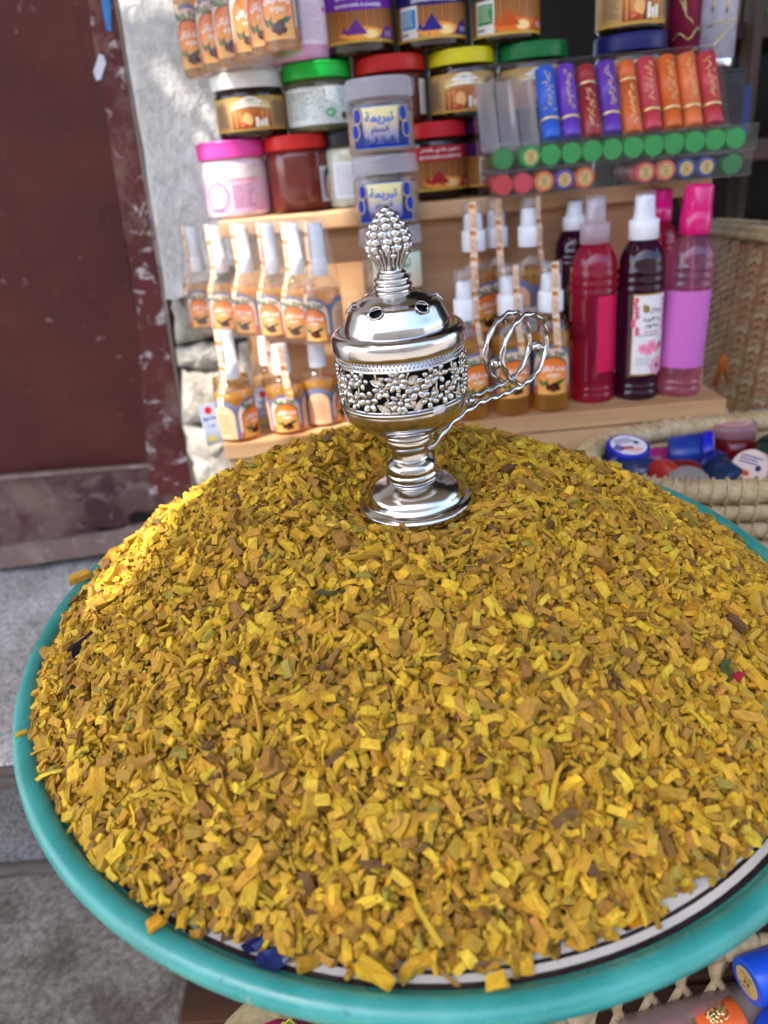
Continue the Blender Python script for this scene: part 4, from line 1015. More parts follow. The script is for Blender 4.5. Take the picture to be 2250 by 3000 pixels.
# ================================================================ GOODS ON THE STAND
PR = print_mat()
WCAP = plastic('white_cap_plastic', '#e3e2e6', .35, .05, sss=.0)
CLR = clear_mat('clear_overcap', (.93, .94, .95), .12, (.85, .86, .88), .12, .9)
BODY = clear_mat('clear_bottle_plastic', (.97, .96, .92), .03, (.8, .75, .6), .05, 1.0)
OIL = clear_mat('argan_oil', (.98, .70, .18), .46, (.84, .43, .03), .05, .5, 1.33, .6)
def oil_label(h, w):
    """arched picture label, front motif centred on u = 0, text arches left and right"""
    p = Print(); W = w / 2; fw = 19.0 * h / 46
    def arch(u, hw, v0, vt, col, ly, n=10):
        P = [(u - hw, v0), (u + hw, v0)] + [(u + hw * math.cos(math.pi * k / n), vt - hw * .8 + hw * .8 * math.sin(math.pi * k / n)) for k in range(n + 1)]
        p.poly(P, col, ly)
    top = [(-W, 0), (W, 0), (W, h * .80)] + [(W - 2 * W * k / 24, h * (.80 + .20 * abs(math.cos((W - 2 * W * k / 24) / (fw * 1.05) * math.pi / 2)) ** .7)) for k in range(1, 24)] + [(-W, h * .80)]
    p.rect(-W, 0, W, h * .80, '#6e6a80', 0); 
    for u in (-2 * fw, 0, 2 * fw):
        if abs(u) < W: arch(u, min(fw, W), h * .70, h, '#666c8a', 0)
    p.rect(-W, h * .6, W, h * .84, '#666c8a', 0)
    arch(0, fw * .97, 0, h * .93, '#d8b8a4', 1)
    p.rect(-fw * .97, 0, -fw * .74, h * .16, '#c8603a', 2); p.rect(fw * .74, 0, fw * .97, h * .16, '#c8603a', 2)
    arch(0, fw * .80, 0, h * .78, '#7d4a30', 2)
    P = [(-fw * .74, 0), (fw * .74, 0)] + [(fw * .74 * math.cos(math.pi * k / 10), h * .74 - fw * .6 + fw * .6 * math.sin(math.pi * k / 10)) for k in range(11)]
    p.poly(P, ['#f2b45e', '#f2b45e'] + ['#e06a22'] * 11, 3)
    p.text('Bab Fes', 0, h * .755, h * .12, '#1f6b35', 5, w=fw * 1.35, bold=.02)
    p.text(ar('زيت اركان'), fw * .05, h * .46, h * .13, '#ffffff', 5, w=fw * 1.2, bold=.02); p.text('argan', fw * .05, h * .34, h * .085, '#fbe6d0', 5, w=fw * .6)
    for k in range(3): p.rect(-fw * .74, h * (.04 + .045 * k), fw * .74, h * (.052 + .045 * k), '#dd9a3e', 4)
    for (u, v, L, a) in ((-.42, .16, .46, 118), (-.36, .17, .40, 70), (.08, .2, .62, 22), (-.1, .18, .44, 150)): p.leaf(u * fw, v * h, L * fw, L * fw * .34, a, '#2f5a2c', 5)
    for (u, v, r, c) in ((-.12, .15, .2, '#4a2016'), (.12, .19, .2, '#3a1810'), (.05, .11, .18, '#5c2a1a'), (.24, .12, .15, '#33140e')): p.ell(u * fw, v * h, r * fw, r * fw * .8, c, 6, 9)
    for sgn in (-1, 1):                           # side text arches
        u = sgn * fw * 1.95
        if abs(u) + fw * .2 < W + fw:
            arch(u, min(fw * .74, max(3, W - abs(u))), 0, h * .86, '#d8a880', 1)
            p.text(ar('زيت'), u, h * .72, h * .05, '#3c6a30', 3); p.lines(u - fw * .5, h * .12, u + fw * .5, h * .66, 9, '#b8855e', 3, int(abs(u)) + 3)
    return p
def tape_print(L, w=6.6, seed=0):
    p = Print(); r = random.Random(seed); p.rect(-w / 2, 0, w / 2, L, '#f0cfae', 1); p.rect(-w / 2, 0, -w / 2 + .7, L, '#f0a584', 2)
    v = r.uniform(1, 8)
    while v < L - 6:
        p.ell(.9, v + 2.6, w * .30, w * .32, '#e8812a', 2, 10); p.ell(.5, v + 3.2, w * .14, w * .14, '#f6b04a', 3, 8)
        p.leaf(-1.4, v + 1.0, 4.6, 1.6, 105, '#4b4a2a', 3); p.leaf(-1.0, v + 2.4, 3.6, 1.4, 60, '#5c4a20', 3)
        v += 7
        if v + 15 < L: p.text(ar('زيت اركان') if r.random() < .5 else 'Argan oil', .4, v, w * .30, '#3d7a44', 3, w=13, align='l', rot=90); p.text('Bab Fes', w * .42, v + 1, w * .22, '#cf3226', 3, w=11, align='l', rot=90)
        v += 16
    return p
def prof_r(prof):
    zs = [z for r, z in prof]; rs = [r for r, z in prof]
    return lambda z: float(np.interp(z, zs, rs))
BT = {}
def bottle_meshes(kind):
    if kind in BT: return BT[kind]
    if kind in ('tall', 'tallpack'):        # tall oil bottle
        R = .0176; body = [(.012, 0), (.0165, .0006), (R, .003), (R, .066), (.0170, .074), (.0150, .082), (.0115, .088), (.0092, .0905), (.0092, .093)]
        cap = [(.0112, .0915), (.0114, .0920), (.0114, .1085), (.0108, .1095), (.0090, .1100), (.0084, .1220), (.0078, .1245), (.0040, .1250)]
        over = [(.0102, .1100), (.0100, .1340), (.0092, .1352), (.001, .1354)]; lz, lh, lw = (.018 if kind == 'tall' else .008), (46 if kind == 'tall' else 52), 98; top = .1352; oilz = .072
    elif kind == 'stub':      # stubby bottle with long overcap
        R = .0188; body = [(.013, 0), (.0178, .0006), (R, .003), (R, .040), (.0180, .047), (.0150, .0535), (.0105, .0575), (.0086, .0585), (.0086, .060)]
        cap = [(.0086, .0575), (.0090, .0578), (.0090, .0715), (.0088, .0722), (.0082, .0725), (.0080, .0990), (.0074, .1005), (.003, .1008)]
        over = [(.0088, .0724), (.0086, .1022), (.0078, .1032), (.001, .1034)]; lz, lh, lw = .004, 37, 104; top = .1034; oilz = .046
    else:                     # stubby bottle, short cap
        R = .0188; body = [(.013, 0), (.0178, .0006), (R, .003), (R, .038), (.0182, .045), (.0160, .051), (.0118, .0555), (.0082, .0568), (.0082, .058)]
        cap = [(.0084, .0558), (.0086, .0562), (.0082, .0700), (.0074, .0815), (.0066, .0828), (.003, .083)]
        over = None; lz, lh, lw = .004, 35, 104; top = .0828; oilz = .044
    f = prof_r(body)
    inner = [(max(.001, r - .0009), max(z, .0012)) for r, z in body if z < oilz] + [(f(oilz) - .0009, oilz), (.0005, oilz + .0002)]
    d = dict(R=R, body=MB().lathe(body, 32, caps=True).mesh('body', BODY), oil=MB().lathe(inner, 28).mesh('oil', OIL), cap=MB().lathe(cap, 24).mesh('cap', WCAP), over=MB().lathe(over, 20, caps=False).mesh('overcap', CLR) if over else None,
             label=oil_label(lh, lw).wrap(R, lz, 0, taper=lambda z: f(z) + .0001).mesh('label', PR), top=top, lz=lz, lh=lh / 1000)
    hull = [(R + .0004, 0), (R + .0004, [.066, .066, .040, .038][['tall', 'tallpack', 'stub', 'short'].index(kind)])] + ([(.0120, .0935), (.0118, .109), (.0106, .112), (.0104, top)] if 'tall' in kind else [(.0094, .060), (.0092, top)] if kind == 'stub' else [(.0090, .0575), (.0076, top)])
    hf = prof_r(hull); d['tapes'] = []
    z0 = lz + lh / 1000 * .86
    for s_ in range(3):
        P = tape_print((top - z0) * 1000, 6.6, s_); mb = MB(); N = 14
        # strips are cut so that the tape follows the shoulder
        for ops, ly in P.ops:
            for k in range(N):
                va, vb = (top - z0) * 1000 * k / N, (top - z0) * 1000 * (k + 1) / N
                Q = [(q[1], q[0]) + tuple(q[2:]) for q in ops]
                if max(q[0] for q in Q) <= va or min(q[0] for q in Q) >= vb: continue
                Q = _clip(Q, va, True); Q = _clip(Q, vb, False) if Q else Q
                if len(Q) < 3: continue
                vs = []
                for q in Q:
                    z = z0 + q[0] / 1000; r = hf(z) + .0003 + .00012 * ly; a = q[1] / 1000 / max(r, .0085)
                    vs.append((r * math.sin(a), -r * math.cos(a), z))
                mb.add(vs, [tuple(range(len(vs)))], 0, [q[2:5] for q in Q])
        d['tapes'].append(mb.mesh('seal_tape', PR))
    BT[kind] = d; return d
def oil_bottle(kind, loc, label, la=0, ta=0, tape=0, group=None, lean=(0, 0)):
    d = bottle_meshes(kind); t = thing('oil_bottle', label, 'bottle', loc, (rad(lean[0]), rad(lean[1]), 0), group)
    la += random.uniform(-9, 9); b = link('body', d['body'], t); link('oil', d['oil'], b); c = link('cap', d['cap'], t)
    if d['over']: link('overcap', d['over'], c)
    link('label', d['label'], t, rot=(0, 0, rad(la)))
    if tape is not None: link('seal_tape', d['tapes'][tape], t, rot=(0, 0, rad(ta)))
    return t
def base(px_, py_, z): p = hitz(px_, py_, z); return (p.x, p.y, z)
def back(px_, py_, Y, z): p = hity(px_, py_, Y); return (p.x, Y, z)
G = 'argan oil bottles on the stand'
GR = 'tall argan oil bottles right of the burner'
oil_bottle('tall', (.1305, .708, ZL), 'tall amber oil bottle seen through the burner\'s ring handle', 8, 22, 0, GR)
oil_bottle('tall', (.1675, .708, ZL), 'tall amber oil bottle touching the crimson spray bottle', -6, 8, 1, GR)
oil_bottle('tall', (.0905, .705, ZL), 'tall amber oil bottle directly beside the burner lid', 20, 38, 2, GR)
oil_bottle('tall', (.1075, .765, ZM), 'tall amber oil bottle in the back row nearest the clear jar column', 40, -8, 1, GR)
oil_bottle('tall', (.1320, .782, ZM), 'tall amber oil bottle half hidden in the middle of the back row', 12, 4, 2, GR, (0, 0))
oil_bottle('tall', (.1610, .764, ZM), 'tall amber oil bottle of the back row with a blue leaflet', 70, 35, 0, GR, (0, 0))
lf = Print().rect(-8, 0, 8, 38, '#b9bfcc', 1).ell(0, 32, 3.4, 3.4, '#cf2330', 2).text('Bab Fes', 0, 23, 3.2, '#2d4c9c', 2, w=12).rect(-8, 0, 8, 12, '#8e8f80', 2, top='#aeb6c4').ell(-2, 6, 4, 3, '#c8b45a', 3).text(ar('زيت'), 0, 16, 3.4, '#5b6f9c', 2)
def leaflet(loc, label, rz=0, tilt=6):
    m = lf.flat(Matrix.Rotation(rad(90), 4, 'X')); m.box((-.008, .0001, 0), (.008, .0005, .038), col=C4('#cfd0d4')[:3])
    return m.build('leaflet', PR, label=label, cat='leaflet', loc=loc, rot=(rad(-tilt), 0, rad(rz)))
leaflet((.1535, .7355, ZM + .0006), 'small blue paper leaflet with a red dot standing between amber bottles')
# left side: loose stubby bottles
GL = 'stubby argan oil bottles left of the burner'
oil_bottle('stub', base(705, 1280, ZL + .0001), 'stubby amber oil bottle standing loose at the far left shelf corner', 62, -32, 0, GL)
oil_bottle('short', base(850, 1258, ZL + .0001), 'stubby amber oil bottle with short white cap facing front on the left', 0, 18, 1, GL)
oil_bottle('short', (-.1000, .757, ZL), 'stubby oil bottle behind the two loose ones, third from the wall', 110, 20, 2, GL)
oil_bottle('short', (-.0500, .728, ZL), 'stubby oil bottle half hidden beside the burner, right of the front one', 75, -20, None, GL)
oil_bottle('short', (-.0105, .722, ZL), 'stubby oil bottle with peach text label just left of the burner', 70, 30, 0, GL)
oil_bottle('short', (-.1420, .768, ZL), 'stubby oil bottle in the shade nearest the stone wall', 60, -30, 1, GL)
leaflet((-.1510, .6760 + .012, ZL + .0005), 'blue paper leaflet propped against the leftmost loose bottle', 30, 8)
leaflet((-.1080, .728, ZL + .0005), 'blue paper leaflet with red dot behind the two loose bottles', -10, 8)
# shrink-wrapped packs
FILM = clear_mat('shrink_film', (.985, .985, .98), .035, (.9, .88, .85), .10, 1.0, 1.5, .5, .9)
def hull_mesh(pts):
    bm = bmesh.new()
    for p in pts: bm.verts.new(p)
    r = bmesh.ops.convex_hull(bm, input=bm.verts[:]); 
    bmesh.ops.delete(bm, geom=[g for g in r['geom_interior'] if isinstance(g, bmesh.types.BMVert)] , context='VERTS')
    bmesh.ops.recalc_face_normals(bm, faces=bm.faces[:])
    me = bpy.data.meshes.new('film'); bm.to_mesh(me); bm.free(); me.materials.append(FILM); return me
def pack(z0, spots, kind, labels, flabel, gname, la, ta, rise=0.0, sc=1.0):
    d = bottle_meshes(kind); P = []
    for i, ((x, y), lb) in enumerate(zip(spots, labels)):
        z = z0 + rise * (1 - i / 5)
        ob = oil_bottle(kind, (x, y, z), lb, la + random.uniform(-8, 8), ta + random.uniform(-6, 6), i % 3, gname); ob.scale = (sc, sc, 1)
        for k in range(14):
            a = 2 * math.pi * k / 14
            for r, zz in ((.0196, -.0005), (.0198, .046), (.0115, d['top'] + .0012)): P.append((x + r * sc * math.cos(a), y + r * sc * math.sin(a), z + zz))
    w = link('shrink_wrap', hull_mesh(P), None, flabel, 'shrink wrap')
    if rise < 0:                                  # the upper pack hangs on a string
        x, y = spots[3]; MB().tube([(x, y, z0 + d['top']), (x, y + .003, z0 + .5), (x, y + .006, 2.14)], .001, 5).build('string', plastic('string', (.5, .42, .3), .8), w)
ords = ['first', 'second', 'third', 'fourth', 'fifth', 'sixth']
sp = []
for i in range(6):
    t = i / 5; pxl = [606, 672, 745, 820, 890, 955][i]; Y = [.835, .806, .776, .752, .728, .704][i]; p = hitz(pxl, 950 + 45 * t, ZL + .12); sp.append((CAM.x + p.x * Y / p.y, Y))
ZP = ZL + .0834
pack(ZP, sp, 'stub', ['%s oil bottle from the wall in the lower shrink-wrapped row' % o for o in ords], 'clear crinkled shrink wrap around the lower row of six oil bottles', 'oil bottles in the lower shrink-wrapped row', -14, -44, 0, .93)
sp = []
for i in range(6):
    t = i / 5; pxl = [585, 640, 690, 740, 790, 832][i]; Y = .860 - .120 * t; p = hity(pxl, 190 - 45 * t, Y); sp.append((p.x, Y))
ZP2 = ZU + .0700 + .0566
pack(ZP2, sp, 'tallpack', ['%s oil bottle from the wall in the upper shrink-wrapped row' % o for o in ords], 'clear shrink wrap around the upper row of six oil bottles', 'oil bottles in the upper shrink-wrapped row', 4, -46, -.0001, .87)

# ---- jars
def lid_rib(n, d): return lambda a, z: 1 + d * math.cos(n * a)
def jar(loc, R, h, lid_h, lid_col, body_mat, prn, label, la=0, lz=None, name='cosmetic_jar', flip=False, lidm=None, taper=0.0, group='tubs of black soap and creams stacked on the upper shelf', lean=0):
    M0 = (math.pi if flip else 0)
    t = thing(name, label, 'jar', (loc[0], loc[1], loc[2] + (h if flip else 0)), (M0, 0, rad(180) if flip else 0), group)
    bh = h - lid_h
    b = [(R * .80, 0), (R * (.93 - taper), .0008), (R * (.97 - taper), .004), (R * .97, bh - .006), (R * .95, bh - .002), (R * .90, bh), (R * .90, bh + lid_h * .5)]
    MB().lathe(b, 48).build('body', body_mat, t)
    L = [(R * .93, bh + .0008), (R * 1.0, bh + .0008), (R * 1.005, bh + .002), (R * 1.0, h - .0035), (R * .985, h - .0012), (R * .955, h - .0003), (R * .955, h - .0003), (R * .90, h - .0003), (R * .88, h - .0011), (.002, h - .0011)]
    ld = MB().lathe(L[:4], 144, rfun=lid_rib(72, .0035), caps=False); ld.lathe(L[3:], 72)
    ld.build('lid', lidm or plastic('lid_' + lid_col, lid_col, .36, .06), t)
    if prn:
        z0 = lz if lz is not None else .005; f = prof_r(b)
        vm = max(q[1] for P_, l_ in prn.ops for q in P_); sv = min(1.0, (bh - .0065 - z0) * 1000 / vm)
        prn.wrap(R * .97, z0, rad(la), taper=lambda z: f(z) + .0002, sv=sv).build('label', PR, t)
    return t
def soap_label(main, ink, t1, t2, seed, block=None, glow='#f0a040'):
    p = Print(); W, H = 92, 44
    p.rect(-W, 0, W, H, '#a8743c', 0, top='#7c4a22')
    r = random.Random(seed)
    for k in range(40): u = r.uniform(30, 88) * r.choice((-1, 1)); v = r.uniform(3, 28); p.rect(u, v, u + 3, v + .5, '#8a5a30', 1)
    p.rect(-W, 0, W, 2.6, '#caa23a', 1)
    for u in (-16, -8.5, 8.5, 16, 24): p.rect(u - 1.6, 6, u + 1.6, 29, '#b4622a', 1, top='#7c3a18'); p.rect(u - .5, 6, u + .3, 29, '#d08a4a', 2)
    p.ell(4, 8, 22, 6, glow, 2); p.ell(12, 7, 7, 4, '#ffd890', 3)
    p.poly([(-W, H - 13)] + [(-30 + 60 * k / 12, H - 13 - 2.5 * math.sin(math.pi * k / 12)) for k in range(13)] + [(W, H - 13), (W, H), (-W, H)], main, 3)
    p.text(t1, 2, H - 6.6, 4.6, '#ffffff', 4, w=42); p.text(t2, 2, H - 12.4, 3.6, '#f3efe4', 4, w=44)
    p.poly([(-12, 7), (-6, 15), (-1, 21), (2, 16), (9, 7)], ink, 4); p.poly([(-16, 8), (-12, 14), (-9, 9)], ink, 4)
    for k in range(26): p.ell(-2 + r.gauss(0, 5), 11 + r.gauss(0, 3), 1.1, .8, ink, 5, 6)
    if block: p.rect(-34, 2, -14.5, 29.5, '#d9d6cf', 4); p.rect(-32.5, 10, -16, 26.5, block, 5); p.lines(-31.5, 12, -17, 25.5, 6, '#c8d8c4', 6, seed); p.lines(-32.5, 4, -24, 7, 1, '#444444', 6, seed + 1, .6)
    p.poly([(20, 3), (26, 12), (33, 16), (40, 9), (44, 3)], ink, 4); p.lines(27, 5, 38, 10, 3, '#d8c8e0', 6, seed)
    p.lines(46, 10, 66, 32, 9, '#7a4a28', 4, seed + 5)
    return p
def hammam_label():
    p = Print(); W, H = 92, 44
    p.rect(-W, 0, W, H, '#b4884e', 0, top='#c49e62'); p.rect(-W, 0, W, 2, '#c69a34', 1); p.rect(-W, H - 2, W, H, '#c69a34', 1)
    for s_ in (-1, 1): p.lines(s_ * 31 - 9, 6, s_ * 31 + 9, 37, 13, '#4a4a58', 3, 5 + s_)
    p.poly([(-19, 3), (19, 3), (19, 24), (10, 28), (0, 29.5), (-10, 28), (-19, 24)], ['#7a3418'] * 2 + ['#c0703a'] * 5, 1)
    for u in (-15, -10.5, 10.5, 15): p.rect(u - 1.5, 4, u + 1.5, 25, '#b8622c', 2, top='#d88a4c'); p.rect(u - .4, 4, u + .3, 25, '#e4a868', 3)
    p.ell(-4, 14, 5, 9, '#e8b070', 2)
    for v, hh, c in ((27.5, 4.2, '#f2dca8'), (32.5, 3.6, '#e8c47c')):
        P = [(-19 + 38 * k / 10, v + 3.0 * math.sin(math.pi * k / 10)) for k in range(11)]; P += [(x, y + hh) for x, y in P[::-1]]; p.poly(P, c, 4)
        p.lines(-13, v + 3, 13, v + 4.6, 1, '#ffffff', 6, int(v), .8)
    p.ell(0, 38.6, 8.4, 5, '#efe8d8', 4); p.ell(0, 38.6, 6.4, 3.6, '#d8d0bc', 5); p.text(ar('ريحان'), 0, 37.2, 3, '#6a5a4a', 6, w=6)
    for k in range(11): a = math.pi * (1 + k / 10); p.ell(9.8 * math.cos(a), 38.2 + 6.2 * math.sin(a), 1.2, 1.2, '#f6f0e0', 5, 7)
    for k in range(5): p.ell(-11 + 2.0 * k, 5.5 + (k % 2), 2.4, 2.2, ['#a83a1e', '#c25a30', '#8c2a18'][k % 3], 5, 8)
    p.ell(-9, 7, 4.2, 3.2, '#b8482a', 5); p.ell(-9, 7, 2.4, 1.8, '#d8764a', 6)
    for u, hh in ((5, 13), (9, 9), (13, 11)): p.rect(u - 1.6, 4, u + 1.6, 4 + hh, '#efe9d6', 5); p.rect(u - .8, 4 + hh, u + .8, 6.5 + hh, '#b03a20', 6)
    for k in range(4): p.ell(15 - k * 2, 4.5, 1.5, 1.3, '#e8c05a', 6, 7)
    return p
def rose_label():
    p = Print(); W = 78
    p.rect(-W, 0, W, 38, '#e0a8c8', 0, top='#e6ccd6')
    p.rect(-W, 28, W, 38, '#d8ccc8', 1, top='#dcd2cc'); p.rect(-6, 26, 26, 30, '#f39ab4', 1, top='#f6c2d2')
    p.ell(-17, 14.5, 12, 13, '#dc6aa4', 2, 20)
    for k in range(18): a = 2 * math.pi * k / 18; p.ell(-17 + 11.8 * math.cos(a), 14.5 + 12.8 * math.sin(a), 1.7, 1.7, '#e48cba', 2, 7)
    p.ell(-17, 14.5, 9.6, 10.6, '#ecd4e0', 3, 20)
    p.text('Natural Power', -17, 15.4, 2.3, '#5b4a8a', 4, w=15); p.text('ROSE', -17, 9.6, 4.2, '#d85a90', 4, w=14); p.lines(-23, 5.8, -11, 8.4, 1, '#e08ab0', 4, 3)
    p.leaf(-19, 21, 3.4, 2, 150, '#2b8a58', 4); p.leaf(-16, 21, 3.4, 2, 20, '#2b8a58', 4); p.ell(-17, 21.5, 1.2, 1.2, '#2b8a58', 5, 7)
    p.lines(-1, 3, 22, 25, 11, '#7a2a60', 3, 8, .4); p.lines(-26, .6, -10, 2.6, 1, '#7a5a78', 4, 9, .8)
    return p
def white_green_label():
    p = Print(); W = 92; p.rect(-W, 0, W, 40, '#dfe6e2', 0); r = random.Random(4)
    for k in range(420): p.ell(r.uniform(-40, 40), r.uniform(1, 39), r.uniform(.3, .7), r.uniform(.3, .8), r.choice(['#4c7a68', '#7aa090', '#3a5a58']), 1, 5)
    p.ell(9, 12, 5, 5, '#35a35c', 2); p.ell(9, 12, 3.8, 3.8, '#6cc488', 3); p.lines(6, 10, 12, 14, 3, '#ffffff', 4, 2)
    p.lines(-36, 6, -10, 36, 10, '#4a5a52', 2, 6, .3); p.ell(24, 8, 4, 4, '#6a5a30', 2)
    return p
def tab_label(base_='#e9c9a4', blue='#1f4fc0', ink='#2480d8', sub=None):
    p = Print(); H = 31; W = 26
    def rag(w): return [(-w, .3), (-w * .4, 0), (w * .3, .5), (w, -.3), (w, H), (w * .3, H + .4), (-w * .5, H - .2), (-w, H + .3)]
    p.poly([(-W - 1, -.6), (W + 1, -1), (W + 1, H + .6), (-W - 1, H + .8)], ink if not sub else '#3c9a58', 0)
    p.rect(-W, 0, W, H, base_, 1, top='#e8dca0' if not sub else '#d8e8d8')
    if not sub:
        p.rect(-W, 0, W, 23, '#06208a', 2, top='#d8c090'); p.poly([(-15, 1.5), (15, 1.5), (13, 21), (-13, 21)], ['#3a58b8', '#3a58b8', '#dcc89c', '#dcc89c'], 3); p.rect(-W, 0, W, 2.2, '#06208a', 4)
        for s_ in (-1, 1): p.poly([(s_ * 15, 1), (s_ * 26, 1), (s_ * 26, 30), (s_ * 17, 30)][::s_], ['#0a2278', '#0c2890', '#22304e', '#384058'][::s_], 4)
        for s_ in (-1, 1):
            for u, v in ((21, 25), (24, 13), (17.5, 5)):
                if u == 17.5: continue
                p.ell(s_ * u, v, 5.6, 7.4, '#2c3a5e', 5, 18); p.ell(s_ * u, v, 4.9, 6.7, '#cdb878', 6, 18); p.ell(s_ * u, v, 4.0, 5.8, '#1230a0', 7, 18)
    p.text(ar('تبريمة'), -1, 17, 10.5, '#1468d0' if not sub else '#1f8a48', 6, w=25, bold=.02)
    if not sub: p.text(ar('الحمام'), -1, 9.5, 6.4, '#123a90', 6, w=15); p.text(ar('بالنيلة الزرقا'), -1, 1.6, 6.6, '#0c1430', 6, w=27)
    else:
        for k in range(7): p.leaf(-20 + k, 4 + 2 * (k % 3), 9, 2.6, 60 + 18 * k, '#2f8a4a', 5)
        p.text(ar('الحمام'), 3, 8, 6, '#2c6a48', 6, w=15)
    return p
def body(name, col, rough=.14, coat=.6): return plastic(name, col, rough, .12, coat, 60, .03)
DK = body('dark_soap_in_jar', '#20140e'); YJ = .85
def jx(px_, py_): return hity(px_, py_, YJ).x
z1, z2, z3 = ZU, ZU + .0700, ZU + .0700 + .0592
jar((jx(692, 540), YJ, z1), .0338, .0698, .0165, '#e0489c', body('pink_cream', '#e6cfd0', .25), rose_label(), 'pink-lidded cream jar with a rose label standing on the shelf end by the wall', 2, .006)
bl = Print().rect(22, 2, 34, 34, '#cfd4de', 1).ell(32, 18, 6.5, 15, '#3a4456', 2).ell(33, 15, 4.6, 12, '#d8a898', 3).ell(33, 10, 1.6, .8, '#b03a3a', 4).lines(23, 4, 28, 30, 9, '#8a90a0', 4, 3)
jar((jx(884, 540), YJ, z1), .0340, .0698, .0140, '#c4241c', body('clay_brown_paste', '#6e2a1e', .2), bl, 'red-lidded jar of brown paste beside the pink-lidded jar', 0, .006)
wl = Print().rect(-20, 3, 14, 36, '#dfe4ea', 1).lines(-16, 6, 10, 33, 10, '#9aa4b4', 2, 4, .3)
jar((jx(1035, 540), YJ, z1), .0300, .0690, .0150, '#17151a', body('pale_green_cream', '#c9cdb8', .25), wl, 'small pale jar with black lid half hidden behind the clear jar column', 0, .006)
jar((jx(1272, 460), YJ, z1 + .0004), .0338, .0695, .0150, '#c8202a', DK, soap_label('#b8202c', '#b01c26', ar('صابون بلدي بالعكر'), "SAVON NOIR A L'AKER FASSI", 4), 'red-lidded black soap jar with a red label, bottom row right of the clear jars', 4, .008)
jar((jx(1452, 455), YJ, z1 + .0004), .0338, .0695, .0150, '#2a1440', DK, soap_label('#3c1a50', '#5c2a78', ar('صابون بلدي بالخزامى'), 'SAVON NOIR À LAVANDE', 5, '#5a2a6e'), 'dark purple-lidded black soap jar partly behind the lipstick boxes', 22, .008)
jar((jx(732, 300), YJ, z2), .0350, .0560, .0150, '#d9d6d2', DK, hammam_label(), 'white-lidded jar with a bath-house label in the middle row by the wall', 6, .006)
jar((jx(935, 300), YJ, z2), .0335, .0590, .0150, '#12b43a', body('green_salt', '#5a5a40', .2), white_green_label(), 'bright green-lidded jar with a speckled white label', 4, .006)
wl2 = Print().rect(30, 2, 56, 34, '#e2ddd6', 1).lines(32, 4, 54, 32, 12, '#8a7a74', 2, 7, .35)
jar((jx(1146, 290), YJ, z2), .0345, .0590, .0150, '#b81d1c', body('red_clay_paste', '#54231c', .2), wl2, 'red-lidded jar of dark paste right behind the clear jar column', 0, .006)
jar((jx(1352, 270), YJ, z2), .0325, .0590, .0140, '#d3c61c', DK, hammam_label(), 'yellow-lidded jar with a bath-house label left of the lipstick boxes', -2, .006)
jar((jx(1557, 250), YJ, z2), .0338, .0590, .0150, '#0b6a34', DK, soap_label('#1d6a2c', '#2a7a34', "", "SAVON NOIR L'EUCALYPTUS", 8) if False else hammam_label(), 'dark green-lidded jar hidden to its lid behind the lipstick box', 0, .004)
jar((jx(858, 80) + .004, YJ - .003, z3 + .0004), .0330, .0700, .0150, '#e0489c', body('pink_cream_two', '#d79ac2', .25), Print().rect(-30, 3, 40, 52, '#f0dcea', 0).lines(2, 8, 26, 48, 16, '#a888a8', 1, 3, .3).ell(30, 40, 2, 2, '#d03a50', 2), 'pink cream jar in the top row beside the upper bottle pack', 0, .010)
jar((jx(1046, 80), YJ, z3 + .0004), .0345, .0700, .0150, '#2a1440', DK, soap_label('#6a2a9c', '#6a2f86', ar('صابون بلدي بالخزامى'), 'SAVON NOIR À LAVANDE', 11), 'black soap jar with a purple lavender label in the top row', 0, .010)
jar((jx(1263, 70), YJ, z3 + .0004), .0330, .0700, .0150, '#181838', DK, soap_label('#221a5c', '#2a2078', ar('صابون بلدي بالنيلة'), 'SAVON NOIR A NILA SAHRAOUIA', 12, '#2f7fc0'), 'black soap jar with a navy label and indigo powder heap in the top row', -2, .008)
jar((jx(1480, 60), YJ, z3 + .0004), .0330, .0700, .0150, '#0b6a34', DK, soap_label('#12602a', '#c05018', ar('ريحان'), "SAVON NOIR L'EUCALYPTUS", 13, '#1c7a30', '#e07020'), 'black soap jar with a green eucalyptus label in the top row', -2, .006)
# carton behind the lipstick boxes, carrying an upside-down jar and two wrapped tubes
carton = thing('cardboard_carton', 'dark grey carton behind the lipstick boxes carrying two wrapped tubes', 'carton', (.31, .862, ZU))
CART = plastic('dark_carton', (.035, .034, .036), .6, .2)
under(carton, MB().box((.318, .830, ZU + .0003), (.384, .905, .8760), bev=.001), 'body', CART); under(carton, MB().box((.3175, .8295, .8763), (.3845, .9055, .8790), bev=.0006), 'flap', CART)
jar((.2765, YJ, z1), .0338, .0698, .0150, '#1a1c5c', DK, None, 'navy-lidded jar hidden behind the lipstick boxes on the shelf')
jar((.2765, YJ, z2), .0338, .0590, .0160, '#1a1c5c', DK, hammam_label(), 'jar showing only its navy lid above the leaning lipstick box', 0, .004)
jar((hity(1845, 60, YJ).x, YJ, z3 + .0004), .0325, .0690, .0150, '#c69a34', DK, hammam_label(), 'dim bath-house label jar standing on the navy lid in the top row', 4, .005)
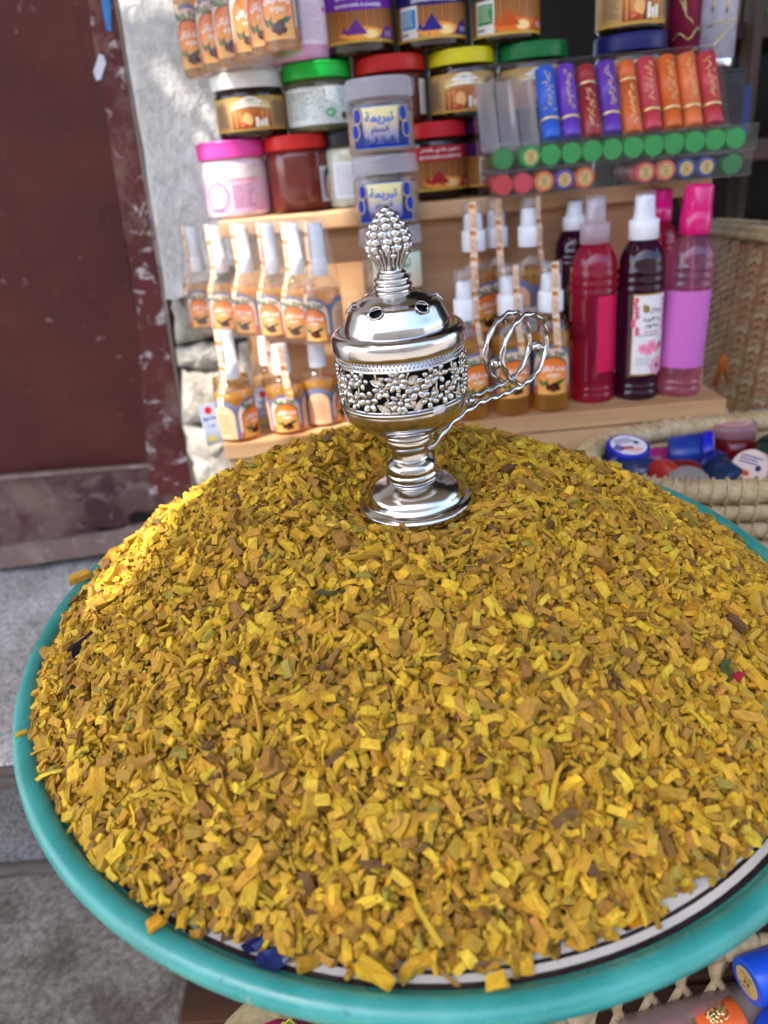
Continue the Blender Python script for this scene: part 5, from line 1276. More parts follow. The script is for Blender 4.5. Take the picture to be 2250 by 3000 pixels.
def tube(px_, R, col, label, deco, foil):
    p = hity(px_, 180, .868); t = thing('wrapped_tube', label, 'tube', (p.x, .868, .8795), group='fabric wrapped tubes behind the lipstick boxes')
    MB().lathe([(R, .006 if foil else 0), (R * 1.0, .10), (R * .99, .158), (R * .9, .16), (.001, .16)], 28, rfun=lambda a, z: 1 + .012 * math.sin(5 * a + 90 * z) + .006 * math.sin(9 * a - 160 * z)).build('fabric', plastic('tube_' + col, col, .5, .15, 0, 80, .5), t)
    if foil: MB().lathe([(R * .9, 0), (R * 1.03, .0005), (R * 1.03, .010), (R, .0112)], 40, rfun=lambda a, z: 1 + .02 * math.sin(23 * a + 900 * z) + .012 * math.sin(41 * a)).build('foil_band', chrome('silver_foil', (.85, .87, .86), .15), t)
    g = MB()
    for pts in deco: g.tube([((R + .0006) * math.sin(a), -(R + .0006) * math.cos(a), z) for a, z in pts], .0008, 6)
    g.build('gold_cord', chrome('gold_cord', (.75, .58, .25), .3), t); return t
def wav(a0, a1, z0, z1, n, amp): return [(a0 + (a1 - a0) * k / n, z0 + (z1 - z0) * k / n + amp * math.sin(k * 1.1)) for k in range(n + 1)]
tube(1992, .0170, '#7a1038', 'fuchsia fabric tube with gold swirls behind the lipstick box', [wav(-.9, .8, .012, .020, 9, .003), wav(-.8, .9, .030, .036, 9, .004), wav(.2, .6, .0, .016, 5, .001), wav(-.6, .2, .062, .040, 8, .002), wav(-.2, -.7, .05, .085, 7, .003)], False)
tube(2086, .0200, '#b9b4c4', 'white fabric tube with gold cord and foil band at the stand end', [[(-.7, .038), (-.2, .041), (.3, .042), (.85, .045), (.4, .038), (0, .030), (-.4, .022), (-.5, .018)], wav(-.55, -.1, .05, .10, 8, .0015), wav(.1, .25, .048, .10, 8, .0015), [(-.55, .016), (-.4, .010), (-.1, .006)]], True)
# ---- column of clear jars
LIDC = clear_mat('frosted_clear_lid', (.90, .90, .95), .45, (.80, .80, .88), .25, .8)
CJ = clear_mat('clear_jar_wall', (.93, .90, .88), .10, (.75, .68, .62), .08, 1.0); POW = plastic('clay_powder', (.48, .37, .29), .9, .2, 0, 90, .3)
CXp = hity(1140, 620, .765).x; hj = .0603
for k in range(4):
    z = ZM + .0002 + hj * k; nm = ['bottom', 'third', 'second', 'top'][k]
    t = thing('clear_jar', {0: 'clear screw jar hidden behind the burner at the bottom of the column', 1: 'clear screw jar with a green label in the column behind the finial', 2: 'clear jar with blue oval label second from the top of the column', 3: 'clear jar with blue oval label at the top of the column'}[k], 'jar', (CXp - .0006 * k, .765, z), (0, 0, 0), 'clear screw jars stacked in a column')
    bo = MB().lathe([(.022, 0), (.0285, .0006), (.0298, .003), (.0298, .040), (.0290, .043), (.0262, .044), (.0262, .047)], 48).build('body', CJ, t)
    MB().lathe([(.020, .002), (.0286, .003), (.0286, .036 - .004 * (k % 2)), (.002, .037 - .004 * (k % 2))], 40).build('powder', POW, bo)
    ld = MB()
    for q in range(5): ld.lathe([(.0298 - .0003 * q, .0445 + .0029 * q), (.0302 - .0003 * q, .0450 + .0029 * q), (.0302 - .0003 * q, .0468 + .0029 * q), (.0297 - .0003 * q, .0474 + .0029 * q)], 48, caps=False)
    ld.lathe([(.0284, .0588), (.0280, .0600), (.002, .0600)], 48); ld.build('lid', LIDC, t)
    tab_label(sub=(k == 1)).wrap(.0300, .006, rad([-4, 10, -6, -2][k])).build('label', PR, t)
# ---- big spray bottles
def spray(loc, kind, label, lean=(0, 0), cap='white', body_mat=None, lab=None, la=0, h=1.0):
    t = thing('spray_bottle', label, 'bottle', loc, (rad(lean[0]), rad(lean[1]), 0), 'tall spray bottles at the right end of the stand')
    R = .0208
    pr = [(.015, 0), (.0198, .0008), (R, .004)]
    for q in range(2): z = .008 + .006 * q; pr += [(R, z), (R * .95, z + .0015), (R * .95, z + .0025), (R, z + .004)]
    pr += [(R * .985, .024), (R * .985, .098)]
    for q in range(3): z = .100 + .0075 * q; pr += [(R * .985, z), (R * 1.01, z + .0018), (R * 1.01, z + .0042), (R * .97, z + .006)]
    pr += [(R * .97, .124), (R * .93, .130), (R * .78, .138), (R * .58, .1435), (R * .50, .145), (R * .50, .149)]
    b = MB().lathe(pr, 40).build('body', body_mat, t)
    if cap == 'fuchsia':
        FC = plastic('fuchsia_cap', '#d0126c', .25, .08, .3)
        MB().lathe([(.0132, .1455), (.0136, .146), (.0134, .166), (.0128, .1664), (.0124, .184), (.0108, .1868), (.002, .1872)], 32).build('cap', FC, t)
    else:
        WC = WCAP if cap == 'white' else clear_mat('frosted_pump', (.90, .86, .90), .5, (.80, .66, .72), .25, .8)
        c = MB().lathe([(.0128, .1448), (.0132, .1452), (.0132, .1608), (.0126, .1618), (.0098, .1624), (.0090, .1690), (.0082, .1800), (.0074, .1812), (.002, .1815)], 32, rfun=None).build('pump', WC, t)
        MB().lathe([(.0096, .1626), (.0090, .1838), (.0080, .1850), (.001, .1852)], 24, caps=False).build('overcap', CLR, c)
        MB().tube([(0, -.007, .1765), (0, -.0095, .1765)], .0014, 8).build('nozzle', WC, c)
    MB().tube([(0, 0, .145), (.003, -.002, .09), (-.004, 0, .03), (-.002, 0, .006)], .0013, 6).build('dip_tube', clear_mat('dip_tube', (.9, .8, .85), .5, (.8, .6, .7)), t)
    if lab: lab.wrap(R * .985 + .0002, .026, rad(la)).build('label', PR, t)
    return t
def rose_water():
    p = Print(); W, H = 15, 72
    p.rect(-W - 1, -1.5, W + 22, H + 1.5, '#a8803a', 0); p.rect(-W, 0, W + 21, H, '#e4e0dc', 1)
    r = random.Random(2)
    for k in range(9): p.flower(-W + r.uniform(0, 4), 38 + k * 3.8, 2.6, '#e0607c', '#c03048', 2, rot=k * 20)
    for k in range(6): p.flower(W + 2 - r.uniform(0, 3), 42 + k * 5, 2.4, '#e87a90', '#c03048', 2, rot=k * 30)
    p.ell(-4, 60, 3, 3.6, '#8a7030', 3, 9); p.leaf(-5, 59, 6, 3, 100, '#a8884a', 4); p.text(ar('ريحان'), 5, 56, 6, '#7a6a5a', 3, w=12)
    p.text(ar('ما الورد'), 2, 48, 5, '#2c2c30', 3, w=18); p.text(ar('بخور'), 2, 42.5, 4.4, '#2c2c30', 3, w=15); p.text('Eau de Rose', 2, 38, 2.6, '#e07090', 3, w=14); p.lines(-9, 35, 13, 37, 1, '#55484a', 3, 5)
    for (u, v, s_) in ((-5, 24, 5), (3, 26, 6), (8, 23, 4), (0, 22, 5)): p.flower(u, v, s_, '#f090a8', '#d8587c', 3, 6, u * 20)
    p.lines(-11, 8, 4, 16, 4, '#8a8088', 3, 6, .3); p.flower(10, 7, 9, '#e8a0b8', '#2a1c1e', 4, 8); p.ell(13, 26, 3, 3.4, '#9c5a3c', 3)
    return p
CRI = clear_mat('crimson_rose_water', (.80, .10, .17), .42, (.72, .03, .13), .06, .9, 1.4, .6)
PLU = clear_mat('plum_bottle', (.16, .015, .07), .55, (.055, .004, .028), .06, 1.0, 1.45, .3)
PNK = clear_mat('pink_bottle', (.90, .52, .66), .22, (.78, .30, .50), .06, .9, 1.4, .6)
s1 = spray((.2135, .7270, ZL), 'crimson', 'crimson translucent spray bottle with clear pump right of the oil bottles', (0, -.6), 'clear', CRI, Print().rect(-2, 4, 24, 74, '#d0184e', 1).rect(21, 0, 30, 76, '#d8ccd0', 0))
spray((.2548, .7235, ZL), 'plum', 'dark plum spray bottle with white pump and rose water label', (0, 0), 'white', PLU, rose_water(), 8)
spray((.2945, .7220, ZL), 'pink', 'pink translucent bottle with fuchsia cap leaning right at the stand end', (0, 2.2), 'fuchsia', PNK, Print().rect(-60, 2, 62, 72, '#c86ab8', 0))
spray((.2090, .7745, ZM - .0), 'plum', 'dark plum spray bottle with white pump in the back row', (0, 0), 'white', PLU, rose_water(), 30) if False else None
t = spray((.2060, .7760, ZM), 'plum', 'dark plum spray bottle with shaded white pump in the back row', (0, 0), 'white', PLU, rose_water(), 20)
t.scale = (.86, .86, .70)
t = spray((.2850, .7760, ZM), 'crimson', 'crimson bottle with fuchsia cap in the back row behind the plum bottle', (0, 1), 'fuchsia', CRI, None)
t.scale = (.9, .9, .70)
# ---- clear lipstick boxes
LBX = clear_mat('clear_box_plastic', (.985, .985, .985), .006, (.85, .85, .9), .05, .65, 1.5, .5, .25)
GOLD = chrome('gold_print', (.95, .74, .34), .30, 300)
def clear_box(name, lo, hi, label, M, th=.0006):
    t = thing(name, label, 'box', mw=M)
    x0, y0, z0 = lo; x1, y1, z1 = hi
    for nm, a, b in (('panel', (x0, y0, z0), (x1, y0 + th, z1)), ('panel', (x0, y1 - th, z0), (x1, y1, z1)), ('panel', (x0, y0 + th, z0), (x0 + th, y1 - th, z1)), ('panel', (x1 - th, y0 + th, z0), (x1, y1 - th, z1)), ('panel', (x0 + th, y0 + th, z0), (x1 - th, y1 - th, z0 + th)), ('panel', (x0 + th, y0 + th, z1 - th), (x1 - th, y1 - th, z1))):
        MB().box(a, b).build(nm, LBX, t)
    for (ya, za) in ((y0, z0), (y0, z1), (y1, z1)): MB().tube([(x0, ya, za), (x1, ya, za)], .0005, 6).build('edge', LBX, t)
    return t
def lipstick(col, M, label, seam=.72, gold=True, seed=0, sticker=False, group='lipsticks in the clear boxes'):
    """axis along local z, 66 mm long, front is -y"""
    t = thing('lipstick', label, 'lipstick', mw=M, group=group); R, L = .0088, .066; m = plastic('lipstick_' + col, col, .33, .06, .1)
    zs = L * seam
    MB().lathe([(R * .92, 0), (R, .0006), (R, zs - .0008)], 24).build('tube', m, t)
    MB().lathe([(R * .97, zs + .0008), (R * .97, L - .0006), (R * .9, L), (.001, L)], 24).build('cap', m, t)
    MB().lathe([(R * 1.005, zs - .0010), (R * 1.03, zs - .0004), (R * 1.03, zs + .0007), (R * .99, zs + .0012)], 24, caps=False).build('gold_ring', GOLD, t)
    if gold:
        g = MB(); r = random.Random(seed); lo, hi = (.006, zs - .006)
        for k in range(19):
            u = r.gauss(0, 1.7); v = (lo + (hi - lo) * (k + .5) / 19); a = r.uniform(0, 180); L2 = r.uniform(2.0, 4.4)
            P = [(u + L2 * (q / 4 - .5) * math.cos(rad(a)) + .9 * math.sin(q * 1.7), L2 * (q / 4 - .5) * math.sin(rad(a)) + .6 * math.cos(q * 2)) for q in range(5)]
            g.tube([((R + .0001) * math.sin(x / 1000 / R), -(R + .0001) * math.cos(x / 1000 / R), v + y / 1000) for x, y in P], .00052, 5)
        g.build('gold_ornament', GOLD, t)
    if sticker:
        st_ = Print().ell(0, 0, 6.0, 6.0, '#c8a868', 1, 20).text('33', 0, -1.4, 2.8, '#5a4228', 2).lines(-3.6, 2.2, 3.6, 3.6, 1, '#5a4228', 2, 3).lines(-3.4, -4, 3.4, -2.6, 1, '#5a4228', 2, 4)
        st_.flat(Matrix.Rotation(math.pi, 4, 'X')).build('end_sticker', PR, t)
    return t
LX0 = hity(1425, 560, .745).x; pit = .0183
bxw = 12 * pit + .004
zb0 = ZU + .0004
B1 = Matrix.Translation((LX0 + .004, .745, zb0)); clear_box('lipstick_box', (0, 0, 0), (bxw + .012, .070, .0205), 'bottom clear plastic lipstick box, partly empty, above the spray bottles', B1)
B2 = Matrix.Translation((LX0 + .006, .743, zb0 + .0212)); clear_box('lipstick_box', (0, 0, 0), (bxw + .012, .070, .0205), 'middle clear plastic box full of green lipsticks seen end-on', B2)
names = ['first', 'second', 'third', 'fourth', 'fifth', 'sixth', 'seventh', 'eighth', 'ninth', 'tenth', 'eleventh', 'twelfth']
LAY = Matrix.Rotation(rad(-90), 4, 'X')                     # axis away from the camera
low = {0: ('#b82a30', 0, 'red'), 1: ('#c23048', 0, 'crimson'), 2: ('#c8602e', 1, 'orange'), 3: ('#4a2f8c', 1, 'violet'), 4: ('#c8602e', 1, 'orange'), 7: ('#c04a4a', 1, 'rose'), 8: ('#c25a40', 1, 'coral'), 9: ('#203a78', 1, 'navy'), 10: ('#203a78', 1, 'navy'), 11: ('#10703a', 0, 'green')}
for k, (c, st_, cn) in low.items():
    lipstick(c, B1 @ Matrix.Translation((.012 + pit * k + (.006 if k == 11 else 0), .0012 if st_ else .0033, .0098)) @ LAY, '%s lipstick lying end-on, %s slot of the bottom clear box' % (cn, names[k]), gold=False, sticker=bool(st_))
for k in range(12):
    if k == 0: lipstick('#0c7a34', B2 @ Matrix.Translation((.012, .010, .0098)) @ LAY, 'recessed green lipstick end-on at the dark left end of the middle box', gold=False); continue
    lipstick('#0c8f3c', B2 @ Matrix.Translation((.012 + pit * k + .004, .0015 + .0006 * (k % 3), .0098)) @ LAY, 'green lipstick seen end-on, %s from the left in the middle box' % names[k], gold=False, sticker=(k == 1))
B3 = Matrix.Translation((LX0 - .004, .752, zb0 + .0428)) @ Matrix.Rotation(rad(-28), 4, 'X')
clear_box('lipstick_box', (0, 0, 0), (bxw, .0195, .0745), 'leaning top clear box with nine gold-patterned lipsticks and three empty slots', B3)
tray = MB()                                                  # moulded empty slots
for k in range(3):
    for s_ in range(9):
        a0, a1 = math.pi * s_ / 9, math.pi * (s_ + 1) / 9; cx_ = .012 + pit * k; f = lambda a: (cx_ + .0085 * math.cos(a), .0125 + .0 - .006 * math.sin(a) * -1)
        (xa, ya), (xb, yb) = f(a0), f(a1); tray.add([(xa, ya, .003), (xb, yb, .003), (xb, yb, .070), (xa, ya, .070)], [(0, 1, 2, 3)], 0, None, True)
tray.build('empty_slots', clear_mat('tray_plastic', (.88, .87, .90), .40, (.82, .81, .86), .1, 2.2), [o for o in bpy.data.objects if o.get('label', '').startswith('leaning top')][0])
tops = [('#1f5fd0', 0, 'blue'), ('#6a35b8', 0, 'first violet'), ('#a01a2a', 1, 'dark red'), ('#6430ae', 0, 'second violet'), ('#e0662a', 1, 'first orange'), ('#c8384a', 0, 'rose red'), ('#e06420', 0, 'second orange'), ('#e8743c', 0, 'pale orange'), ('#c23440', 0, 'last red')]
for k, (c, inv, cn) in enumerate(tops):
    M = B3 @ Matrix.Translation((.0122 + pit * (k + 3), .0100, .0035 + (.068 if not inv else 0))) @ (Matrix.Rotation(math.pi, 4, 'Y') if not inv else Matrix.Identity(4))
    lipstick(c, M, '%s lipstick with gold ornament standing in the leaning top box' % cn, seam=.74, seed=k)
# ================================================================ RIGHT SIDE: BASKETS
def _straw(nt, bs):
    v = _coords(nt, 1.0); n = _noise(nt, v, 60, 5, .6); n2 = _noise(nt, v, 300, 3)
    c = _ramp(nt, n, [(.3, (.36, .24, .11)), (.55, (.52, .39, .21)), (.75, (.60, .48, .29))])
    c = _mix(nt, .45, c, _ramp(nt, n2, [(.35, (.55, .48, .38)), (.6, (1, 1, 1))]), 'MULTIPLY')
    nt.links.new(c, bs.inputs['Base Color']); bs.inputs['Roughness'].default_value = .6; _bump(nt, bs, n2, .4, .0008)
STRAW = tex_mat('palm_straw', _straw)
def _straw2(nt, bs):
    v = _coords(nt, 1.0); n = _noise(nt, v, 45, 4, .6); n2 = _noise(nt, v, 260, 3)
    c = _ramp(nt, n, [(.3, (.30, .15, .06)), (.55, (.46, .27, .12)), (.75, (.58, .40, .20))])
    c = _mix(nt, .5, c, _ramp(nt, n2, [(.35, (.5, .42, .34)), (.6, (1, 1, 1))]), 'MULTIPLY')
    nt.links.new(c, bs.inputs['Base Color']); bs.inputs['Roughness'].default_value = .55; _bump(nt, bs, n2, .4, .0008)
STRAW2 = tex_mat('brown_palm_straw', _straw2)
# --- oval coiled basket with tubs
bc = V3((.325, .598, ZT)); ba, bb = .148, .078; BZ = .585
bas = thing('oval_straw_basket', 'oval coiled straw basket full of coloured tubs behind the plate', 'basket', tuple(bc), group='straw baskets')
def oval(a, da=0.0): return V3(((ba + da) * math.copysign(abs(math.cos(a)) ** .85, math.cos(a)), (bb + da) * math.copysign(abs(math.sin(a)) ** .85, math.sin(a)), 0))
zc = BZ - ZT - .008; k = 0
while zc > .004:
    da = -.035 * (1 - zc / .147) ** 1.5; r = .0085 if k else .0098
    N = 120; ring = [oval(2 * math.pi * q / N, da) + V3((0, 0, zc)) for q in range(N)]
    m = MB(); seg = 8; m.tube(ring, [r * (1 + .035 * math.sin(q * 2.1)) for q in range(N)], seg, closed=True)
    m.build('coil', STRAW, bas)
    if k < 3:                                        # wrapping strands over each coil
        w = MB(); NW = 84
        for q in range(NW):
            a = 2 * math.pi * (q + .5) / NW
            if math.sin(a) > .6 and k: continue
            c = oval(a, da) + V3((0, 0, zc)); out = V3((c.x / ba ** 2, c.y / bb ** 2, 0)).normalized(); tg = V3((-out.y, out.x, 0))
            P = [c + out * ((r + .0006) * math.cos(t)) + V3((0, 0, (r + .0006) * math.sin(t))) + tg * (.0012 * math.sin(t)) for t in np.linspace(-1.9, 2.6, 8)]
            w.tube(P, [.0002] + [.0013] * 6 + [.0002], 5)
        w.build('binding', STRAW, bas)
    zc -= .0165; k += 1
FZ = .541 - ZT
MB().add([tuple(oval(2 * math.pi * q / 48, -.012) + V3((0, 0, FZ))) for q in range(48)], [tuple(range(48))]).build('inner_floor', STRAW2, bas)
def tub(pos, rx, rz, R, h, lidc, bodyc, label, top=None, clear=False, ry=0, lid_h=.009):
    t = thing('cosmetic_tub', label, 'tub', pos, (rad(rx), rad(ry), rad(rz)), 'small coloured tubs in the oval basket')
    bm_ = clear_mat('tub_' + bodyc, tuple(min(1, x * 1.1 + .1) for x in lin(bodyc)), .55, lin(bodyc), .15, .8) if clear else plastic('tubm_' + bodyc, bodyc, .3, .1, .2)
    MB().lathe([(R * .70, 0), (R * .82, .0008), (R * .86, .003), (R * .95, h - lid_h)], 28).build('body', bm_, t)
    ld = MB().lathe([(R * .97, h - lid_h + .0004), (R, h - lid_h + .0008), (R, h - .001), (R * .95, h), (.001, h)], 32, rfun=None).build('lid', plastic('tublid_' + lidc, lidc, .3, .06, .1) if not clear else clear_mat('tublid_' + lidc, (.85, .8, .82), .5, lin(lidc), .2, .8), t)
    if top: top.flat(Matrix.Translation((0, 0, h + .0001))).build('lid_print', PR, ld)
    return t
def lipsprint(seed, bg='#dcd6da'):
    p = Print(); p.ell(0, 0, 15.5, 15.5, bg, 1, 24); p.lines(-10, 3, 10, 11, 3, '#4a4a8a', 2, seed, .55)
    p.ell(-3, -4, 6, 2.6, '#c85a50', 2, 12); p.ell(-3, -4, 5, .5, '#7a2a28', 3, 8); p.ell(8, 2, 2.6, 2.6, '#2a2c58', 2, 9); p.ell(3, -8.5, 6, 3, '#e0b0a0', 2, 10); return p
def hb(px_, py_, z): p = hitz(px_, py_, z); return (p.x, p.y, z)
FL0 = .5415
tub(hb(1825, 1390, FL0 + .012), 14, 10, .0185, .031, '#1a22a8', '#1c2f8c', 'tub with blue lid and printed top at the left end of the oval basket', lipsprint(1))
tub(hb(1895, 1345, FL0 + .012), 90, 62, .0135, .034, '#e0507c', '#b02a78', 'pink tub lying on its side between blue-lidded tubs')
tub(hb(1905, 1395, FL0 + .019), 78, -128, .0175, .036, '#1c28b0', '#3d5f9c', 'hazy blue tub tipped forward with its printed blue lid facing the plate', lipsprint(2), True)
tub(hb(1960, 1335, FL0 + .019), 82, 66, .0200, .038, '#1a20b4', '#16368c', 'large blue tub on its side with printed lid facing right', lipsprint(3))
tub(hb(1905, 1290, FL0 + .004), 10, 0, .0175, .030, '#1c4a28', '#1c4a28', 'dark green tub at the back of the oval basket')
tub(hb(2030, 1400, FL0 + .018), 84, -70, .0190, .036, '#a82a24', '#6a1418', 'dark red tub lying on its side in the basket middle', None, False)
tub(hb(2025, 1440, FL0 + .020), 64, -30, .0180, .034, '#b8b4a8', '#b0aca0', 'frosted white tub tipped over at the basket front', None, True)
tub(hb(2148, 1342, FL0 + .006), -4, 20, .0190, .034, '#e0a8b0', '#a81420', 'upright red tub with milky pink lid on the right of the basket', Print().ell(0, 0, 15, 15, '#d8a8a8', 1, 20).ell(-4, 2, 8, 3, '#c87a70', 2, 10).lines(-8, -8, 8, -3, 2, '#a06a68', 2, 3), True, lid_h=.012)
tub(hb(2155, 1425, FL0 + .016), 80, 200, .0180, .034, '#1a28a0', '#2c5488', 'steel blue tub on its side near the right basket front', None, True)
tub(hb(2215, 1370, FL0 + .010), 70, 120, .0170, .030, '#1e3a2c', '#1e3a2c', 'dark green tub tipped over at the right picture edge', None)
tub(hb(2245, 1395, FL0 + .018), 62, -60, .0165, .030, '#c8a89c', '#8a7a70', 'tub with brown printed lid cut by the right picture edge', lipsprint(5, '#d8c4b8'), False)
tub(hb(2010, 1262, FL0 + .003), 16, 0, .0170, .028, '#b8c4b4', '#5a7a5c', 'pale lidded tub behind the large blue tub', lipsprint(6, '#c4ccc0'))
tub(hb(2075, 1268, FL0 + .004), 24, -20, .0165, .028, '#d49a98', '#b07070', 'pale pink tub behind the red one at the basket back', None)
tub(hb(2230, 1300, FL0 + .004), 12, 0, .0175, .030, '#8a8fa0', '#70788c', 'grey blue tub in the far right of the basket', None)
# --- second dish with mixed dried herbs at the right edge
hd2 = hitz(2330, 1640, .500); hd2 = V3((.405, .425, ZT))
dish2 = thing('herb_dish', 'shallow dish of mixed dried herbs at the right picture edge', 'dish', tuple(hd2))
MB().lathe([(.06, .0005), (.07, .001), (.118, .050), (.128, .075), (.126, .077), (.115, .052), (.05, .02), (.001, .02)], 48).build('bowl', plastic('dark_glazed_bowl', '#22262c', .25, .2, .4), dish2)
hv, hf_, hc_, hl_ = [], [], [], []; off = 0; pal2 = [lin(c) for c in ('#c9a02a', '#8a8a34', '#b4882a', '#5c6a2c', '#a01f2c', '#d0b44a', '#2f4a34', '#7a5a2a')]
for i in range(2200):
    r = .120 * math.sqrt(cr.random()); th = cr.uniform(0, 6.283); k = int(cr.integers(len(PROT))); V_, F_, LC_, dm = PROT[k]; L = float(np.clip(cr.lognormal(math.log(.0075), .3), .004, .014))
    X = cr.normal(0, 1, 3) * np.array([1, 1, .35]); X /= np.linalg.norm(X); Yv = np.cross([0, 0, 1.], X); Yv /= np.linalg.norm(Yv); Zv = np.cross(X, Yv)
    z = .072 + .030 * (1 - (r / .125) ** 2) + cr.uniform(-.004, .003)
    hv.append((V_ * L) @ np.stack([X, Yv, Zv]) + np.array([r * math.cos(th), r * math.sin(th), z])); hf_.append(F_ + off); off += len(V_); hl_.append(LC_ + np.array([cr.random() * 50, cr.random() * 50, 0])); hc_.append(np.repeat(np.array(pal2[int(cr.choice(8, p=[.3, .16, .2, .1, .04, .1, .05, .05]))])[None], len(V_), 0))
hv = np.concatenate(hv); hf_ = np.concatenate(hf_); hc_ = np.concatenate(hc_); hl_ = np.concatenate(hl_)
me = bpy.data.meshes.new('mixed_herbs'); me.from_pydata(hv.tolist(), [], hf_.tolist())
at = me.color_attributes.new('Col', 'FLOAT_COLOR', 'POINT'); at.data.foreach_set('color', np.concatenate([hc_, np.ones((len(hc_), 1))], 1).astype(np.float32).ravel())
al = me.attributes.new('lc', 'FLOAT_VECTOR', 'POINT'); al.data.foreach_set('vector', hl_.astype(np.float32).ravel()); me.materials.append(CHM); me.shade_flat()
link('mixed_herbs', me, None, 'mixed dried herbs heaped in the dish at the right edge', 'herbs', kind='stuff', loc=tuple(hd2))
MB().lathe([(.001, .072), (.119, .066)], 32, caps=False).build('herb_core', plastic('herb_dust', (.16, .11, .03), .9, .3, scale=300), label='dusty mass under the mixed herbs', cat='herbs', kind='stuff', loc=tuple(hd2))
wp = hitz(2195, 1522, .522); r_ = random.Random(5); n = 7; g0 = [((i - 3) * .0055 + r_.uniform(-.001, .001), (j - 3) * .0035 + r_.uniform(-.001, .001), .004 * math.sin(i * 1.3 + j) + .003 * math.cos(j * 1.7) + r_.uniform(-.001, .001)) for i in range(n) for j in range(n)]
fs = [(i * n + j, (i + 1) * n + j, (i + 1) * n + j + 1, i * n + j + 1) for i in range(n - 1) for j in range(n - 1)]
o = MB().add(g0 + [(x, y, z - .0004) for x, y, z in g0], fs + [tuple(n * n + q for q in f[::-1]) for f in fs], 0, None, True).build('plastic_bag', plastic('white_bag_plastic', '#dcdce2', .3, .05), label='crumpled white plastic bag corner on the herbs at the right', cat='plastic bag', loc=tuple(wp + V3((0, 0, .004))), rot=(.2, -.1, .5))
# --- big woven basket behind, twill pieces are real
wb = V3((.520, .872, ZT)); WR, WZ = .168, .712
wbk = thing('woven_basket', 'large brown woven palm basket behind the spray bottles on the right', 'basket', tuple(wb), (0, rad(9), 0), group='straw baskets')
rof = lambda z: WR * (.80 + .20 * (z / (WZ - ZT)) ** .7)
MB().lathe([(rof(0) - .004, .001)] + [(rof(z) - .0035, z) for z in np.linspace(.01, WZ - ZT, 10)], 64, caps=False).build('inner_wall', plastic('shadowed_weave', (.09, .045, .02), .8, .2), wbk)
piece = MB(); P = [(-.0075, -.0045, -.0012), (-.005, -.0046, .0010), (0, -.0044, .0017), (.005, -.0046, .0010), (.0075, -.0045, -.0012)]
piece.add(P + [(x, -y, z) for x, y, z in P] + [(x, 0, z + .0006) for x, y, z in P], [(0, 1, 11, 10), (1, 2, 12, 11), (2, 3, 13, 12), (3, 4, 14, 13), (10, 11, 6, 5), (11, 12, 7, 6), (12, 13, 8, 7), (13, 14, 9, 8)], 0, None, True)
pmA = piece.mesh('strand', STRAW); pmB = piece.mesh('strand', STRAW2); rest = MB(); cnt = 0; cells = []
da_ = .0100 / WR; rows = int((WZ - ZT - .012) / .0088)
for rw in range(rows):
    for cI in range(-34, 30):
        a = rad(-118) + cI * da_; z = .008 + rw * .0088 + (.0044 if cI % 2 else 0); cells.append((rw, cI, a, z))
def cellM(rw, cI, a, z):
    r = rof(z); n = V3((math.cos(a), math.sin(a), .14)).normalized(); t = V3((-math.sin(a), math.cos(a), 0)); u = n.cross(t)
    tw = rad(40) if cI % 2 else rad(-40)
    M = Matrix(((t.x, u.x, n.x, r * math.cos(a)), (t.y, u.y, n.y, r * math.sin(a)), (t.z, u.z, n.z, z), (0, 0, 0, 1)))
    return M @ Matrix.Rotation(tw, 4, 'Z') @ Matrix.Scale(random.uniform(.9, 1.08), 4)
def vis(c): 
    p = wb + V3((rof(c[3]) * math.cos(c[2]), rof(c[3]) * math.sin(c[2]), c[3])); d = p - CAM; zz = d.dot(FWD); x, y = 1125 + F * d.dot(RT) / zz, 1500 - F * d.dot(UP) / zz
    return (0 if (2080 < x < 2262 and 740 < y < 1230) else 1, abs(x - 2180))
cells.sort(key=vis)
for i, c in enumerate(cells):
    M = cellM(*c)
    if i < 300: link('strand', pmB if (c[0] * 3 + c[1]) % 4 else pmA, wbk, mw=M)
    else: rest.add([v for v in piece.v], piece.f, 0, None, True, M)
rest.build('strands', STRAW2, wbk, kind='stuff')
for q in range(2):
    MB().tube([((rof(WZ - ZT) + .001 + .004 * q) * math.cos(a), (rof(WZ - ZT) + .001 + .004 * q) * math.sin(a), WZ - ZT - .002 - .007 * q + .0006 * math.sin(40 * a)) for a in np.linspace(0, 2 * math.pi, 90)[:-1]], .0048, 8, closed=True).build('rim_braid', STRAW, wbk)
hA, hB = hity(1992, 560, .835), hity(2004, 735, .835)
o = MB().tube([(hA.x, .835, hA.z), ((hA.x + hB.x) / 2 + .006, .83, (hA.z + hB.z) / 2), (hB.x, .835, hB.z), (hB.x + .014, .838, hB.z - .03)], .0050, 8).build('handle', STRAW2, wbk)
o.matrix_parent_inverse = (Matrix.Translation(wb) @ Matrix.Rotation(rad(9), 4, 'Y')).inverted()
of = hity(2085, 1055, .735)
m = MB(); r_ = random.Random(8)
for k in range(14): m.tube([(0, 0, .004), (r_.uniform(-.005, .005), -.002, r_.uniform(-.012, -.002)), (r_.uniform(-.010, .008), r_.uniform(-.004, .003), r_.uniform(-.030, -.012))], [.0012, .0012, .0007], 5)
m.build('orange_tassel', plastic('orange_yarn', '#a85a1c', .9, .2), label='orange yarn tassel hanging on the woven basket beside the pink bottle', cat='tassel', loc=(.347, .742, of.z))
